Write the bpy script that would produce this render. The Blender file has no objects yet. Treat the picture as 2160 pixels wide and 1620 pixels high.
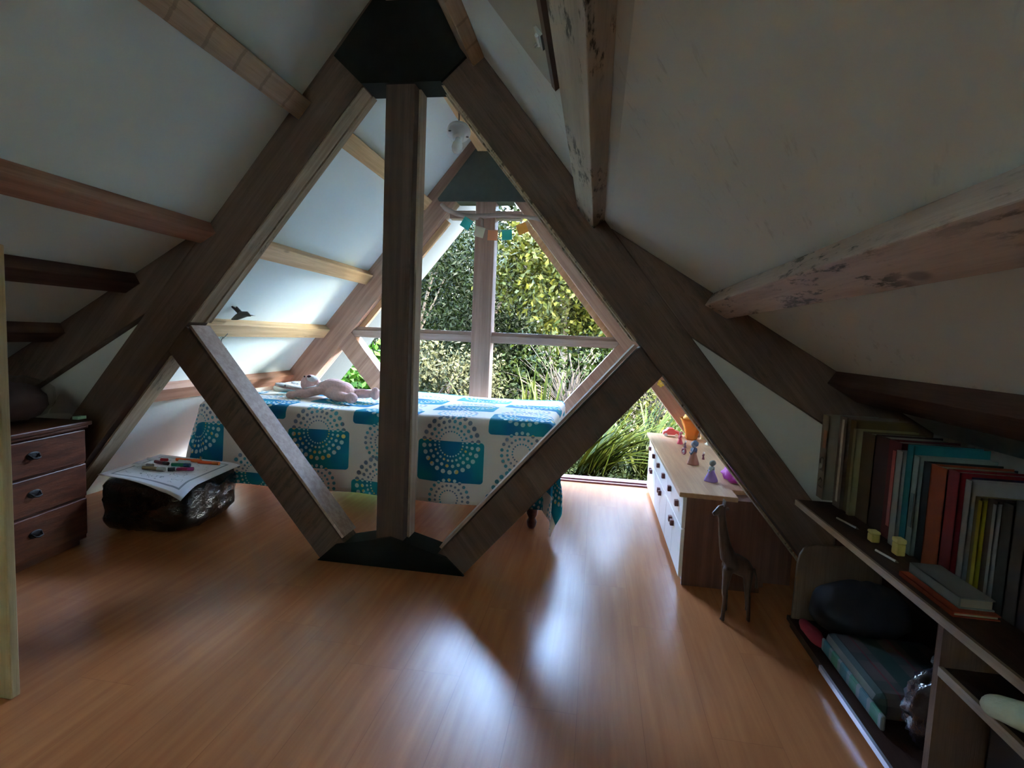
import bpy, bmesh, math, random
import numpy as np
from mathutils import Vector, Matrix
random.seed(7)
sc = bpy.context.scene
COL = sc.collection
# ------------------------------------------------------------------ camera
CAM = (0.0, 0.0, 1.1)
yaw, pitch, roll = math.radians(8.753), math.radians(4.910), math.radians(-2.486)
fw = Vector((-math.sin(yaw)*math.cos(pitch), math.cos(yaw)*math.cos(pitch), -math.sin(pitch)))
ri = Vector((math.cos(yaw), math.sin(yaw), 0)); dn = fw.cross(ri)
r2 = ri*math.cos(roll) + dn*math.sin(roll); d2 = dn*math.cos(roll) - ri*math.sin(roll)
cd = bpy.data.cameras.new('camera'); cam = bpy.data.objects.new('camera', cd); COL.objects.link(cam)
M3 = Matrix((r2, -d2, -fw)).transposed()
cam.matrix_world = Matrix.Translation(CAM) @ M3.to_4x4()
cd.sensor_width = 36; cd.lens = 36*1140.2/2160; cd.clip_start = .02
sc.camera = cam
# ------------------------------------------------------------------ world, sun, exposure
w = bpy.data.worlds.new('sky'); sc.world = w; w.use_nodes = True
nt = w.node_tree; bg = nt.nodes['Background']
sky = nt.nodes.new('ShaderNodeTexSky'); sky.sky_type = 'NISHITA'; sky.sun_disc = False
sky.sun_elevation = math.radians(48); sky.sun_rotation = math.radians(110); sky.dust_density = 2.0; sky.air_density = 1.2
nt.links.new(sky.outputs[0], bg.inputs[0]); bg.inputs[1].default_value = 6.0
sl = bpy.data.lights.new('sun', 'SUN'); sl.energy = 13; sl.angle = .01; sl.color = (1, .95, .86)
sun = bpy.data.objects.new('sun', sl); COL.objects.link(sun)
sun.rotation_euler = Vector((-1.0, .42, -1.05)).to_track_quat('-Z', 'Y').to_euler()
def portal(name, loc, sx, sy, rot):
    l = bpy.data.lights.new(name, 'AREA'); l.shape = 'RECTANGLE'; l.size = sx; l.size_y = sy
    l.cycles.is_portal = True
    o = bpy.data.objects.new(name, l); COL.objects.link(o); o.location = loc; o.rotation_euler = rot
portal('window_portal_front', (-.905, 4.33, 1.15), 3.9, 2.3, (math.radians(-90), 0, 0))
vs = sc.view_settings; vs.view_transform = 'Standard'; vs.look = 'None'; vs.gamma = 1; vs.use_curve_mapping = False
vs.exposure = 2.4
# ------------------------------------------------------------------ node helper
def newmat(name):
    m = bpy.data.materials.new(name); m.use_nodes = True; n = m.node_tree
    return m, n, n.nodes['Principled BSDF']
class NB:
    def __init__(s, n): s.n = n
    def node(s, t): return s.n.nodes.new(t)
    def _in(s, sock, v):
        if isinstance(v, (int, float)): sock.default_value = v
        elif isinstance(v, (tuple, list)): sock.default_value = v
        else: s.n.links.new(v, sock)
    def m(s, op, a, b=0.0, c=0.0):
        x = s.node('ShaderNodeMath'); x.operation = op; s._in(x.inputs[0], a); s._in(x.inputs[1], b); s._in(x.inputs[2], c); return x.outputs[0]
    def dot(s, v, d):
        x = s.node('ShaderNodeVectorMath'); x.operation = 'DOT_PRODUCT'; s._in(x.inputs[0], v); s._in(x.inputs[1], d); return x.outputs['Value']
    def comb(s, a, b, c):
        x = s.node('ShaderNodeCombineXYZ'); s._in(x.inputs[0], a); s._in(x.inputs[1], b); s._in(x.inputs[2], c); return x.outputs[0]
    def sep(s, v):
        x = s.node('ShaderNodeSeparateXYZ'); s._in(x.inputs[0], v); return x.outputs
    def mix(s, f, a, b):
        x = s.node('ShaderNodeMix'); x.data_type = 'RGBA'; s._in(x.inputs['Factor'], f)
        s._in(x.inputs[6], a); s._in(x.inputs[7], b); return x.outputs[2]
    def noise(s, v, sc_, det=3, rough=.55):
        x = s.node('ShaderNodeTexNoise'); s._in(x.inputs['Vector'], v); x.inputs['Scale'].default_value = sc_
        x.inputs['Detail'].default_value = det; x.inputs['Roughness'].default_value = rough; return x.outputs['Fac']
    def ramp(s, f, lo, hi):
        x = s.node('ShaderNodeMapRange'); s._in(x.inputs[0], f); x.inputs[1].default_value = lo; x.inputs[2].default_value = hi
        x.interpolation_type = 'SMOOTHSTEP'; return x.outputs[0]
    def obj(s): return s.node('ShaderNodeTexCoord').outputs['Object']
    def geo(s): return s.node('ShaderNodeNewGeometry').outputs['Position']
    def bump(s, h, st, dist=.01):
        x = s.node('ShaderNodeBump'); x.inputs['Strength'].default_value = st; x.inputs['Distance'].default_value = dist
        s._in(x.inputs['Height'], h); return x.outputs[0]
def c4(c): return (c[0], c[1], c[2], 1)
def plain(name, col, rough=.6, metal=0, spec=.5, trans=0, alpha=1, var=.0, vs_=20, bumpy=0, coat=0):
    m, n, b = newmat(name); N = NB(n)
    b.inputs['Base Color'].default_value = c4(col); b.inputs['Roughness'].default_value = rough
    b.inputs['Metallic'].default_value = metal; b.inputs['Specular IOR Level'].default_value = spec
    b.inputs['Transmission Weight'].default_value = trans; b.inputs['Alpha'].default_value = alpha; b.inputs['Coat Weight'].default_value = coat
    f = N.noise(N.obj(), vs_)
    if var: n.links.new(N.mix(f, c4([x*(1-var) for x in col]), c4([min(1, x*(1+var)) for x in col])), b.inputs['Base Color'])
    if bumpy: n.links.new(N.bump(f, bumpy), b.inputs['Normal'])
    return m
def wood(name, c1, c2, d=(0, 1, 0), rough=.5, freq=22, stains=0, knots=0, spec=.4, coat=0, saw=False, zoff=0):
    m, n, b = newmat(name); N = NB(n)
    d = Vector(d).normalized(); u = d.cross(Vector((.31, .2, .93))).normalized(); v = d.cross(u)
    P = N.geo()
    a, p, q = N.dot(P, tuple(d)), N.dot(P, tuple(u)), N.dot(P, tuple(v))
    vec = N.comb(N.m('MULTIPLY', a, .9), N.m('MULTIPLY', p, freq), N.m('MULTIPLY', q, freq))
    f = N.noise(vec, 1.6, 4, .6)
    vec2 = N.comb(N.m('MULTIPLY', a, 3.0), N.m('MULTIPLY', p, freq*4), N.m('MULTIPLY', q, freq*4))
    g = N.noise(vec2, 2.0, 3, .7)
    base = N.mix(N.ramp(f, .32, .7), c4(c1), c4(c2))
    base = N.mix(N.m('MULTIPLY', N.ramp(g, .45, .75), .35), base, c4([x*.6 for x in c1]))
    if stains:
        sv = N.comb(N.m('MULTIPLY', a, 5), N.m('MULTIPLY', p, 22), N.m('MULTIPLY', q, 22))
        s1 = N.noise(sv, 1.7, 5, .7); s2 = N.noise(P, 1.9, 1)
        k = N.m('MULTIPLY', N.ramp(s1, .52, .62), N.ramp(s2, .42, .56))
        base = N.mix(N.m('MULTIPLY', k, stains), base, (.035, .03, .02, 1))
    if knots:
        kv = N.node('ShaderNodeTexVoronoi'); kv.inputs['Scale'].default_value = 1
        n.links.new(N.comb(N.m('MULTIPLY', a, 3.3), N.m('MULTIPLY', p, 9), N.m('MULTIPLY', q, 9)), kv.inputs['Vector'])
        base = N.mix(N.m('MULTIPLY', N.m('SUBTRACT', 1, N.ramp(kv.outputs['Distance'], .06, .14)), knots), base, c4([x*.25 for x in c1]))
    if saw:
        wv = N.m('FRACT', N.m('MULTIPLY', N.m('ADD', a, N.m('MULTIPLY', f, .03)), 6.3))
        base = N.mix(N.m('MULTIPLY', N.m('LESS_THAN', wv, .1), .45), base, c4([x*.4 for x in c1]))
    n.links.new(base, b.inputs['Base Color']); b.inputs['Roughness'].default_value = rough
    b.inputs['Specular IOR Level'].default_value = spec; b.inputs['Coat Weight'].default_value = coat; b.inputs['Coat Roughness'].default_value = .2
    n.links.new(N.bump(g, .25, .004), b.inputs['Normal'])
    return m
# ------------------------------------------------------------------ geometry helpers
class G:
    def __init__(s): s.v = []; s.f = []
    def add(s, vs, fs):
        o = len(s.v); s.v += [tuple(x) for x in vs]; s.f += [tuple(i+o for i in f) for f in fs]; return s
    def box(s, a, b, M=None):
        x0, y0, z0 = a; x1, y1, z1 = b
        vs = [(x0,y0,z0),(x1,y0,z0),(x1,y1,z0),(x0,y1,z0),(x0,y0,z1),(x1,y0,z1),(x1,y1,z1),(x0,y1,z1)]
        if M is not None: vs = [M @ Vector(v) for v in vs]
        return s.add(vs, [(0,3,2,1),(4,5,6,7),(0,1,5,4),(1,2,6,5),(2,3,7,6),(3,0,4,7)])
    def prism(s, poly, y0, y1, M=None):          # poly in (x, z), extruded along y
        n = len(poly); vs = [(x, y0, z) for x, z in poly] + [(x, y1, z) for x, z in poly]
        if M is not None: vs = [M @ Vector(v) for v in vs]
        return s.add(vs, [tuple(range(n)), tuple(range(2*n-1, n-1, -1))] + [(i, i+n, (i+1) % n + n, (i+1) % n) for i in range(n)])
    def slabz(s, poly, z0, z1, M=None):          # poly in (x, y)
        n = len(poly); vs = [(x, y, z0) for x, y in poly] + [(x, y, z1) for x, y in poly]
        if M is not None: vs = [M @ Vector(v) for v in vs]
        return s.add(vs, [tuple(range(n-1, -1, -1)), tuple(range(n, 2*n))] + [(i, (i+1) % n, (i+1) % n + n, i+n) for i in range(n)])
    def tube(s, pts, rad, n=10, cap=True):
        pts = [Vector(p) for p in pts]
        if isinstance(rad, (int, float)): rad = [rad]*len(pts)
        vs = []; prev = None
        for i, p in enumerate(pts):
            t = (pts[min(i+1, len(pts)-1)] - pts[max(i-1, 0)]).normalized()
            a = prev - t*prev.dot(t) if prev is not None else t.orthogonal()
            a.normalize(); prev = a; b = t.cross(a)
            vs += [p + (a*math.cos(2*math.pi*k/n) + b*math.sin(2*math.pi*k/n))*rad[i] for k in range(n)]
        fs = [(i*n+k, i*n+(k+1) % n, (i+1)*n+(k+1) % n, (i+1)*n+k) for i in range(len(pts)-1) for k in range(n)]
        if cap: fs += [tuple(range(n-1, -1, -1)), tuple(range((len(pts)-1)*n, len(pts)*n))]
        return s.add(vs, fs)
    def lathe(s, c, prof, n=20, M=None, lobes=0, amp=0):
        vs = []
        for r, z in prof:
            for k in range(n):
                a = 2*math.pi*k/n; rr = r*(1+amp*math.cos(lobes*a))
                vs.append(Vector((rr*math.cos(a), rr*math.sin(a), z)))
        if M is not None: vs = [M @ v for v in vs]
        vs = [v + Vector(c) for v in vs]; m = len(prof)
        fs = [(i*n+k, i*n+(k+1) % n, (i+1)*n+(k+1) % n, (i+1)*n+k) for i in range(m-1) for k in range(n)]
        fs += [tuple(range(n-1, -1, -1)), tuple(range((m-1)*n, m*n))]
        return s.add(vs, fs)
    def ell(s, c, r, M=None, n=16, m=10, fn=None):
        vs = []
        for i in range(m+1):
            t = math.pi*i/m
            for k in range(n):
                a = 2*math.pi*k/n; v = Vector((r[0]*math.sin(t)*math.cos(a), r[1]*math.sin(t)*math.sin(a), -r[2]*math.cos(t)))
                if fn: v = fn(v)
                if M is not None: v = M @ v
                vs.append(v + Vector(c))
        fs = [(i*n+k, i*n+(k+1) % n, (i+1)*n+(k+1) % n, (i+1)*n+k) for i in range(m) for k in range(n)]
        return s.add(vs, fs)
def wloc(o):
    v = Vector((0, 0, 0))
    while o is not None: v += o.location; o = o.parent
    return v
def build(name, g, mat, parent=None, loc=None, smooth=False, bevel=0, sub=0, remesh=0, label=None, weld=False):
    me = bpy.data.meshes.new(name)
    L = Vector(loc) if loc is not None else Vector((0, 0, 0))
    W = L + (wloc(parent) if parent else Vector((0, 0, 0)))
    me.from_pydata([tuple(Vector(v)-W) for v in g.v], [], g.f)
    if weld:
        bm = bmesh.new(); bm.from_mesh(me); bmesh.ops.remove_doubles(bm, verts=bm.verts, dist=1e-5); bm.to_mesh(me); bm.free()
    bm = bmesh.new(); bm.from_mesh(me); bmesh.ops.recalc_face_normals(bm, faces=bm.faces); bm.to_mesh(me); bm.free()
    me.materials.append(mat)
    if smooth:
        for p in me.polygons: p.use_smooth = True
    o = bpy.data.objects.new(name, me); COL.objects.link(o); o.location = L; o.parent = parent
    if remesh:
        md = o.modifiers.new('r', 'REMESH'); md.mode = 'VOXEL'; md.voxel_size = remesh; md.use_smooth_shade = True
        md = o.modifiers.new('s', 'SMOOTH'); md.iterations = 6; md.factor = .6
    if bevel:
        md = o.modifiers.new('b', 'BEVEL'); md.width = bevel; md.segments = 2; md.limit_method = 'ANGLE'
    if sub:
        md = o.modifiers.new('u', 'SUBSURF'); md.levels = sub; md.render_levels = sub
    if label: o['label'] = label
    return o
def thing(name, loc, label, cat, group=None, kind=None):
    o = bpy.data.objects.new(name, None); COL.objects.link(o); o.location = loc; o.empty_display_size = .1
    return tag(o, label, cat, group, kind)
def tag(o, label=None, cat=None, group=None, kind=None):
    if label: o['label'] = label
    if cat: o['category'] = cat
    if group: o['group'] = group
    if kind: o['kind'] = kind
    return o
def solo(name, g, mat, loc, label, cat, group=None, kind=None, **k):
    return tag(build(name, g, mat, None, loc, **k), label, cat, group, kind)
def rotz(a, c=(0, 0, 0)): return Matrix.Translation(c) @ Matrix.Rotation(a, 4, 'Z')
# ------------------------------------------------------------------ room constants (x = CX + half-width coordinate)
CX = -.905
YT0, YT1 = 2.35, 2.485       # near truss
YF0, YF1 = 4.13, 4.26        # far truss
YB = -2.0                    # back wall
def roofU(h): return 2.73 - 1.2366*h
def roofL(h): return 1.58 - .6*(h-.93)
# ------------------------------------------------------------------ materials
def roofmat(name, base, tint, scuff):
    m, n, b = newmat(name); N = NB(n); P = N.geo()
    f = N.noise(P, .9, 3); c = N.mix(f, c4(base), c4(tint))
    if scuff:
        v = N.comb(N.m('MULTIPLY', N.dot(P, (.55, .83, 0)), 2.2), N.m('MULTIPLY', N.dot(P, (.83, -.55, 0)), 26), N.m('MULTIPLY', N.dot(P, (0, 0, 1)), 20))
        s = N.m('MULTIPLY', N.ramp(N.noise(v, 1.6, 4, .7), .56, .72), N.ramp(N.noise(P, 1.7, 1), .4, .6))
        c = N.mix(N.m('MULTIPLY', s, scuff), c, c4([x*.62 for x in base]))
    n.links.new(c, b.inputs['Base Color']); b.inputs['Roughness'].default_value = .75
    return m
M_roof = roofmat('white_ceiling_board', (.66, .74, .71), (.76, .83, .80), 0)
M_roof_s = roofmat('scuffed_ceiling_board', (.62, .69, .65), (.72, .78, .75), .5)
M_hatch = roofmat('hatch_board', (.40, .41, .34), (.48, .48, .41), .3)
RL = Vector((-.629, 0, -.778)); RR = Vector((.629, 0, -.778))
M_beamL = wood('truss_timber_left', (.095, .058, .038), (.145, .092, .064), RL, .65, spec=.2, stains=.5)
M_beamR = wood('truss_timber_right', (.095, .058, .038), (.145, .092, .064), RR, .65, spec=.2, stains=.35)
M_post = wood('truss_post', (.075, .046, .031), (.11, .07, .05), (0, 0, 1), .65, spec=.2)
M_farL = wood('far_timber_left', (.36, .2, .14), (.5, .31, .22), RL)
M_farR = wood('far_timber_right', (.36, .2, .14), (.5, .31, .22), RR)
M_farV = wood('far_timber_post', (.38, .23, .17), (.5, .33, .25), (0, 0, 1))
M_farH = wood('far_timber_rail', (.36, .24, .19), (.48, .34, .28), (1, 0, 0))
M_bead = wood('window_bead', (.6, .33, .16), (.75, .45, .25), RL)
M_gus = plain('dark_gusset_plate', (.010, .011, .009), .7, spec=.1, var=.3)
M_gus2 = plain('dark_green_gusset_plate', (.07, .085, .07), .6, var=.25)
M_pine = wood('pine_purlin', (.55, .33, .15), (.72, .47, .24), (0, 1, 0), knots=.5)
M_pinesaw = wood('pine_purlin_sawn', (.40, .27, .16), (.52, .37, .24), (0, 1, 0), knots=.2, saw=True)
M_red = wood('reddish_purlin', (.33, .16, .10), (.46, .25, .17), (0, 1, 0), knots=.3)
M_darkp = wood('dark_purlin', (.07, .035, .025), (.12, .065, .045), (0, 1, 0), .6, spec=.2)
M_grey = wood('weathered_purlin', (.38, .33, .25), (.5, .45, .36), (0, 1, 0), stains=1.0, freq=12, knots=.3)
M_greyb = wood('weathered_purlin_brown', (.42, .32, .26), (.56, .45, .38), (0, 1, 0), stains=1.0, freq=12, knots=.6)
# ------------------------------------------------------------------ floor
def floormat():
    m, n, b = newmat('laminate_floor'); N = NB(n); P = N.geo()
    a = N.dot(P, (0, 1, 0)); p = N.dot(P, (1, 0, 0))
    row = N.m('FLOOR', N.m('DIVIDE', p, .19))
    off = N.m('FRACT', N.m('MULTIPLY', N.m('SINE', N.m('MULTIPLY', row, 12.9)), 437.5))
    col = N.m('FLOOR', N.m('ADD', N.m('DIVIDE', a, 1.2), off))
    rnd = N.m('FRACT', N.m('MULTIPLY', N.m('SINE', N.m('ADD', N.m('MULTIPLY', row, 7.1), N.m('MULTIPLY', col, 3.7))), 91.3))
    g = N.noise(N.comb(N.m('MULTIPLY', a, 1.3), N.m('MULTIPLY', p, 22), N.m('MULTIPLY', rnd, 8)), 1.4, 4, .6)
    c = N.mix(N.ramp(g, .25, .8), (.40, .14, .05, 1), (.50, .19, .07, 1))
    c = N.mix(N.m('MULTIPLY', rnd, .06), c, (.22, .08, .03, 1))
    e = N.m('MINIMUM', N.m('FRACT', N.m('DIVIDE', p, .19)), 1.0)
    seam = N.m('LESS_THAN', e, .012)
    e2 = N.m('LESS_THAN', N.m('FRACT', N.m('ADD', N.m('DIVIDE', a, 1.2), off)), .0018)
    seam = N.m('MAXIMUM', seam, e2)
    c = N.mix(N.m('MULTIPLY', seam, .25), c, (.1, .035, .015, 1))
    n.links.new(c, b.inputs['Base Color'])
    r = N.noise(P, 3, 3)
    b.inputs['Roughness'].default_value = .27
    b.inputs['Specular IOR Level'].default_value = .5
    return m
g = G().slabz([(-3.3, YB-.1), (1.5, YB-.1), (1.5, 4.20), (-3.3, 4.20)], -.05, 0)
tag(build('floor', g, floormat()), 'glossy orange-brown laminate floor', 'floor', kind='structure')
# ------------------------------------------------------------------ ceilings
def slope_panel(name, h0, h1, fn, sd, y0, y1, mat, label):
    t = .05
    poly = [(CX+sd*h0, fn(h0)), (CX+sd*h1, fn(h1)), (CX+sd*h1, fn(h1)+t*1.4), (CX+sd*h0, fn(h0)+t*1.4)]
    return tag(build(name, G().prism(poly, y0, y1), mat), label, 'ceiling', kind='structure')
YM = 2.42
slope_panel('ceiling', 0, .93, roofU, -1, YB, YM, M_roof, 'upper left sloping ceiling board over the near room')
slope_panel('ceiling', 0, .93, roofU, 1, YB, YM, M_roof_s, 'upper right sloping ceiling board over the near room, beside the hatch')
slope_panel('ceiling', .93, 2.25, roofL, -1, YB, YM, M_roof, 'lower left ceiling board, flatter slope above the chest of drawers')
slope_panel('ceiling', .93, 2.25, roofL, 1, YB, YM, M_roof_s, 'lower right ceiling board, flatter slope above the bookcase')
slope_panel('ceiling', 0, 2.25, roofU, -1, YM, 4.30, M_roof, 'white left sloping ceiling of the alcove behind the bed')
slope_panel('ceiling', 0, 2.25, roofU, 1, YM, 4.30, M_roof, 'white right sloping ceiling of the alcove above the white cabinet')
M_eave = plain('grey_eave_paint', (.05, .053, .05), .7, var=.1)
slope_panel('trim_2', 0, 2.6, roofU, -1, 4.30, 5.33, M_eave, 'grey underside of the left roof overhang outside the window')
slope_panel('trim_3', 0, 2.6, roofU, 1, 4.30, 5.33, M_eave, 'grey underside of the right roof overhang outside the window')
# ------------------------------------------------------------------ walls
M_wall = roofmat('wall_board', (.55, .52, .45), (.62, .58, .5), 0)
tag(build('wall_left', G().box((CX-2.31, YB, 0), (CX-2.25, YM, .86)), M_wall), 'low knee wall on the left of the near room', 'wall', kind='structure')
tag(build('wall_right', G().box((CX+2.25, YB, 0), (CX+2.31, YM, .86)), M_wall), 'low knee wall on the right behind the bookcase', 'wall', kind='structure')
for sd, nm in ((-1, 'left'), (1, 'right')):
    poly = [(CX+sd*.93, 1.58), (CX+sd*2.25, .80), (CX+sd*2.25, 0), (CX+sd*2.2, 0)]
    tag(build('wall_front_'+nm, G().prism(poly, 2.40, 2.43), M_wall), 'triangular end wall between %s truss leg and lower rafter' % nm, 'wall', kind='structure')
gb = G()
for poly in (((-2.25, 0), (-2.25, .788), (-.93, 1.58), (-.45, 2.17), (-.45, 0)), ((2.25, 0), (2.25, .788), (.93, 1.58), (.45, 2.17), (.45, 0)), ((-.45, 0), (.45, 0), (.45, 1.45), (-.45, 1.45)), ((-.45, 2.05), (.45, 2.05), (.45, 2.17), (0, 2.73), (-.45, 2.17))):
    gb.prism([(CX+h, z) for h, z in poly], YB-.06, YB)
tag(build('wall_back', gb, M_wall), 'gable wall behind the camera around the added fill-light window', 'wall', kind='structure')
def glassmat():
    m, n, b = newmat('window_glass')
    for x in list(n.nodes):
        if x != n.nodes['Material Output']: n.nodes.remove(x)
    t = n.nodes.new('ShaderNodeBsdfTransparent'); gl = n.nodes.new('ShaderNodeBsdfGlossy'); gl.inputs['Roughness'].default_value = .02
    fr = n.nodes.new('ShaderNodeFresnel'); fr.inputs['IOR'].default_value = 1.09; mx = n.nodes.new('ShaderNodeMixShader')
    n.links.new(fr.outputs[0], mx.inputs[0]); n.links.new(t.outputs[0], mx.inputs[1]); n.links.new(gl.outputs[0], mx.inputs[2])
    n.links.new(mx.outputs[0], n.nodes['Material Output'].inputs[0]); return m
M_glass = glassmat()
w2 = thing('fill_window', (CX, YB, 1.45), 'unseen window added high in the gable wall to light the near ceilings', 'window', kind='structure')  # added out of view so daylight fills the near ceilings
build('frame', G().box((CX-.45, YB-.06, 1.45), (CX-.41, YB+.01, 2.05)).box((CX+.41, YB-.06, 1.45), (CX+.45, YB+.01, 2.05)).box((CX-.41, YB-.06, 1.45), (CX+.41, YB+.01, 1.49)).box((CX-.41, YB-.06, 2.01), (CX+.41, YB+.01, 2.05)), M_farV, w2)
build('pane', G().box((CX-.41, YB-.035, 1.49), (CX+.41, YB-.03, 2.01)), M_glass, w2)
m_, n_0, b_0 = newmat('fill_light_blind'); n_0.nodes.remove(b_0)  # translucent sheet that softens and dims the added fill daylight
tr_ = n_0.nodes.new('ShaderNodeBsdfTranslucent'); tr_.inputs[0].default_value = (.55, .60, .57, 1); n_0.links.new(tr_.outputs[0], n_0.nodes['Material Output'].inputs[0])
build('fill_blind', G().box((CX-.41, YB-.012, 1.49), (CX+.41, YB-.008, 2.01)), m_, w2)
# ------------------------------------------------------------------ trusses
M_lin = wood('window_lit_lining', (.30, .22, .14), (.44, .34, .23), (.6, 0, .8), .7, spec=.15, stains=.8)  # raw truss timber, colour lifted to carry window light on inner faces
M_lin2 = wood('window_lit_pink_lining', (.30, .20, .15), (.42, .30, .23), (.6, 0, .8), .7, spec=.15)  # inner brace faces: window light painted into the pinkish wood colour
M_bat = wood('batten', (.34, .25, .17), (.46, .36, .26), (0, 0, 1), .6, spec=.2)
def truss(y0, y1, mL, mR, mV, near, label):
    t = thing('timber_truss', (CX, y0, 0), label, 'truss')
    for sd, m in ((-1, mL), (1, mR)):
        e_ = .022 if near and sd > 0 else 0
        build('rafter', G().prism([(CX+sd*h, z) for h, z in ((0, 2.73), (2.207, 0), (1.99 if near and sd > 0 else 1.945, 0), (0, 2.402))], y0, y1), m, t, bevel=.004)
        build('brace', G().prism([(CX+sd*h, z) for h, z in ((1.065+e_, 1.087), (1.163+e_, .966), (.352, 0), (.18, 0), (.18, .03))], y0, y1), m, t, bevel=.004)
        if near:
            hx = lambda ps: [(CX+sd*h, z) for h, z in ps]
            build('lining', G().prism(hx(((.19, 2.172), (1.052+e_, 1.107), (1.040+e_, 1.107), (.178, 2.172))), y0+.004, y1-.045).prism(hx(((.186, 2.172), (1.048+e_, 1.107), (1.032+e_, 1.107), (.170, 2.172))), y1-.042, y1), M_lin, t, label='raw wood strip on the inner edge of the rafter, paled as window-lit')
            build('lining', G().prism(hx(((1.050+e_, 1.085), (.245, .112), (.235, .120), (1.040+e_, 1.093))), y0+.004, y1), M_lin2, t, label='pinkish wood strip on the inner edge of the brace, paled as window-lit')
            build('lining', G().prism(hx(((1.175+e_*1.4, .938), (1.90+e_*2, .042), (1.888+e_*2, .042), (1.163+e_*1.4, .938))), y0+.03, y1), M_lin, t, label='raw wood strip on the lower leg, paled as window-lit')
            build('outrigger_rafter', G().prism([(CX+sd*h, z) for h, z in ((.935, 1.575), (2.24, .796), (2.24, .555), (1.28, 1.143))], y0, y1-.06), m, t, bevel=.004)
    build('post', G().box((CX-.073 if near else CX-.07, y0, .05), (CX+.06 if near else CX+.085, y1, 2.25)), mV, t, bevel=.004)
    if near:
        build('post_batten', G().box((CX+.06, y0+.055, .1), (CX+.07, y1, 2.18)), M_bat, t, label='narrow batten on the side of the post')
        build('gusset_plate', G().prism([(CX+h, z) for h, z in ((-.18, 2.18), (.18, 2.18), (.31, 2.30), (0, 2.70), (-.31, 2.30))], y0-.018, y0).prism([(CX+h, z) for h, z in ((-.18, 2.18), (.18, 2.18), (0, 2.402))], y0, y1), M_gus, t, label='black plate at the apex')
        build('gusset_plate', G().prism([(CX+h, z) for h, z in ((-.36, 0), (-.27, .085), (0, .148), (.27, .08), (.36, 0))], y0-.015, y0).prism([(CX+h, z) for h, z in ((-.26, 0), (-.24, .09), (0, .148), (.24, .085), (.26, 0))], y0, y1), M_gus, t, label='black plate at the foot of the post')
    else:
        build('gusset_plate', G().prism([(CX+h, z) for h, z in ((-.36, 2.12), (.36, 2.12), (.37, 2.14), (0, 2.62), (-.37, 2.14))], y0-.012, y0).prism([(CX+h, z) for h, z in ((-.225, 2.12), (.225, 2.12), (0, 2.4))], y0, y1), M_gus2, t, label='dark green-grey plate at the apex')
    return t
truss(YT0, YT1, M_beamL, M_beamR, M_post, True, 'near dark timber A-frame truss forming a diamond in mid room')
truss(YF0, YF1, M_farL, M_farR, M_farV, False, 'far reddish timber A-frame truss framing the garden window')
# ------------------------------------------------------------------ window_1
w1 = thing('window_1', (CX, YF1, 0), 'large gable window in the far timber truss looking onto the garden', 'window', kind='structure')
for sd in (-1, 1):
    x0, x1 = (CX+.085, CX+1.06) if sd > 0 else (CX-1.06, CX-.07)
    build('transom', G().box((x0, YF0+.02, 1.05), (x1, YF1-.02, 1.105)).box((x0, YF0+.045, 1.105), (x1, YF1-.01, 1.135)), M_farH, w1, bevel=.003)
    build('header_rail', G().box((min(CX+sd*.08, CX+sd*.28), YF0+.03, 2.0), (max(CX+sd*.08, CX+sd*.28), YF1-.02, 2.06)), M_farH, w1)
    # glazing beads along rafter and brace
    pa, pb = Vector((CX+sd*1.05, 0, 1.105)), Vector((CX+sd*.32, 0, 2.0))
    nrm = Vector((-sd*.778, 0, -.629))
    b0 = pa + nrm*.0; 
    build('glazing_bead', G().prism([(pa.x, pa.z), (pb.x, pb.z), (pb.x+nrm.x*.042, pb.z+nrm.z*.042), (pa.x+nrm.x*.042, pa.z+nrm.z*.042)], YF1-.07, YF1-.03), M_bead, w1)
    hp = lambda *ps: [(CX+sd*h, z) for h, z in ps]
    yg = YF1-.045
    build('pane', G().prism(hp((.07, 1.12), (1.05, 1.12), (.24, 2.12), (.07, 2.12)), yg, yg+.005), M_glass, w1)
    build('pane', G().prism(hp((.07, 1.06), (1.04, 1.06), (.18, .03), (.07, .03)), yg, yg+.005), M_glass, w1)
    build('pane', G().prism(hp((1.16, .96), (1.94, .02), (.37, .02)), yg, yg+.005), M_glass, w1)
M_sill = wood('red_door_sill', (.18, .05, .045), (.3, .09, .08), (1, 0, 0))
tag(build('trim_1', G().box((CX-2.0, 4.205, -.05), (CX+2.0, 4.30, .022)).box((CX-2.0, 4.17, 0), (CX+2.0, 4.20, .012)), M_sill), 'dark red threshold along the foot of the garden window', 'sill', kind='structure')
# ------------------------------------------------------------------ purlins and ridge beam
def purlin(h, sd, y0, y1, mat, label, group, lower=False, w_=.095, d=.06, name='roof_purlin'):
    fn = roofL if lower else roofU
    s = Vector((1, -.6)).normalized() if lower else Vector((.629, -.778))
    nn = Vector((s.y, -s.x))                       # inward
    p = Vector((h, fn(h))); q = [p, p+s*w_, p+s*w_+nn*d, p+nn*d]
    poly = [(CX+sd*a.x, a.y) for a in q]
    m = [(CX+sd*(p.x), (y0+y1)/2, p.y)]
    return solo(name, G().prism(poly, y0, y1), mat, m[0], label, 'beam', group, bevel=.003)
N0, N1, A0, A1 = YB, YT0, YT1, YF0
gp = 'purlins along the roof'
purlin(.47, -1, N0, N1, M_pinesaw, 'pale sawn roof batten with cross marks, topmost on the near left ceiling', gp)
purlin(.93, -1, N0, N1, M_red, 'brown roof batten at the ceiling bend, second from top on the near left', gp, lower=True)
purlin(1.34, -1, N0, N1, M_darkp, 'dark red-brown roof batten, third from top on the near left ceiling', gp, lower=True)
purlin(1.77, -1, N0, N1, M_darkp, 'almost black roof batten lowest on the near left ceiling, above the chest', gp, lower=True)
purlin(.305, 1, N0, N1, M_pinesaw, 'short brown roof batten with cracked edge beside the apex, near right ceiling', gp)
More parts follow.
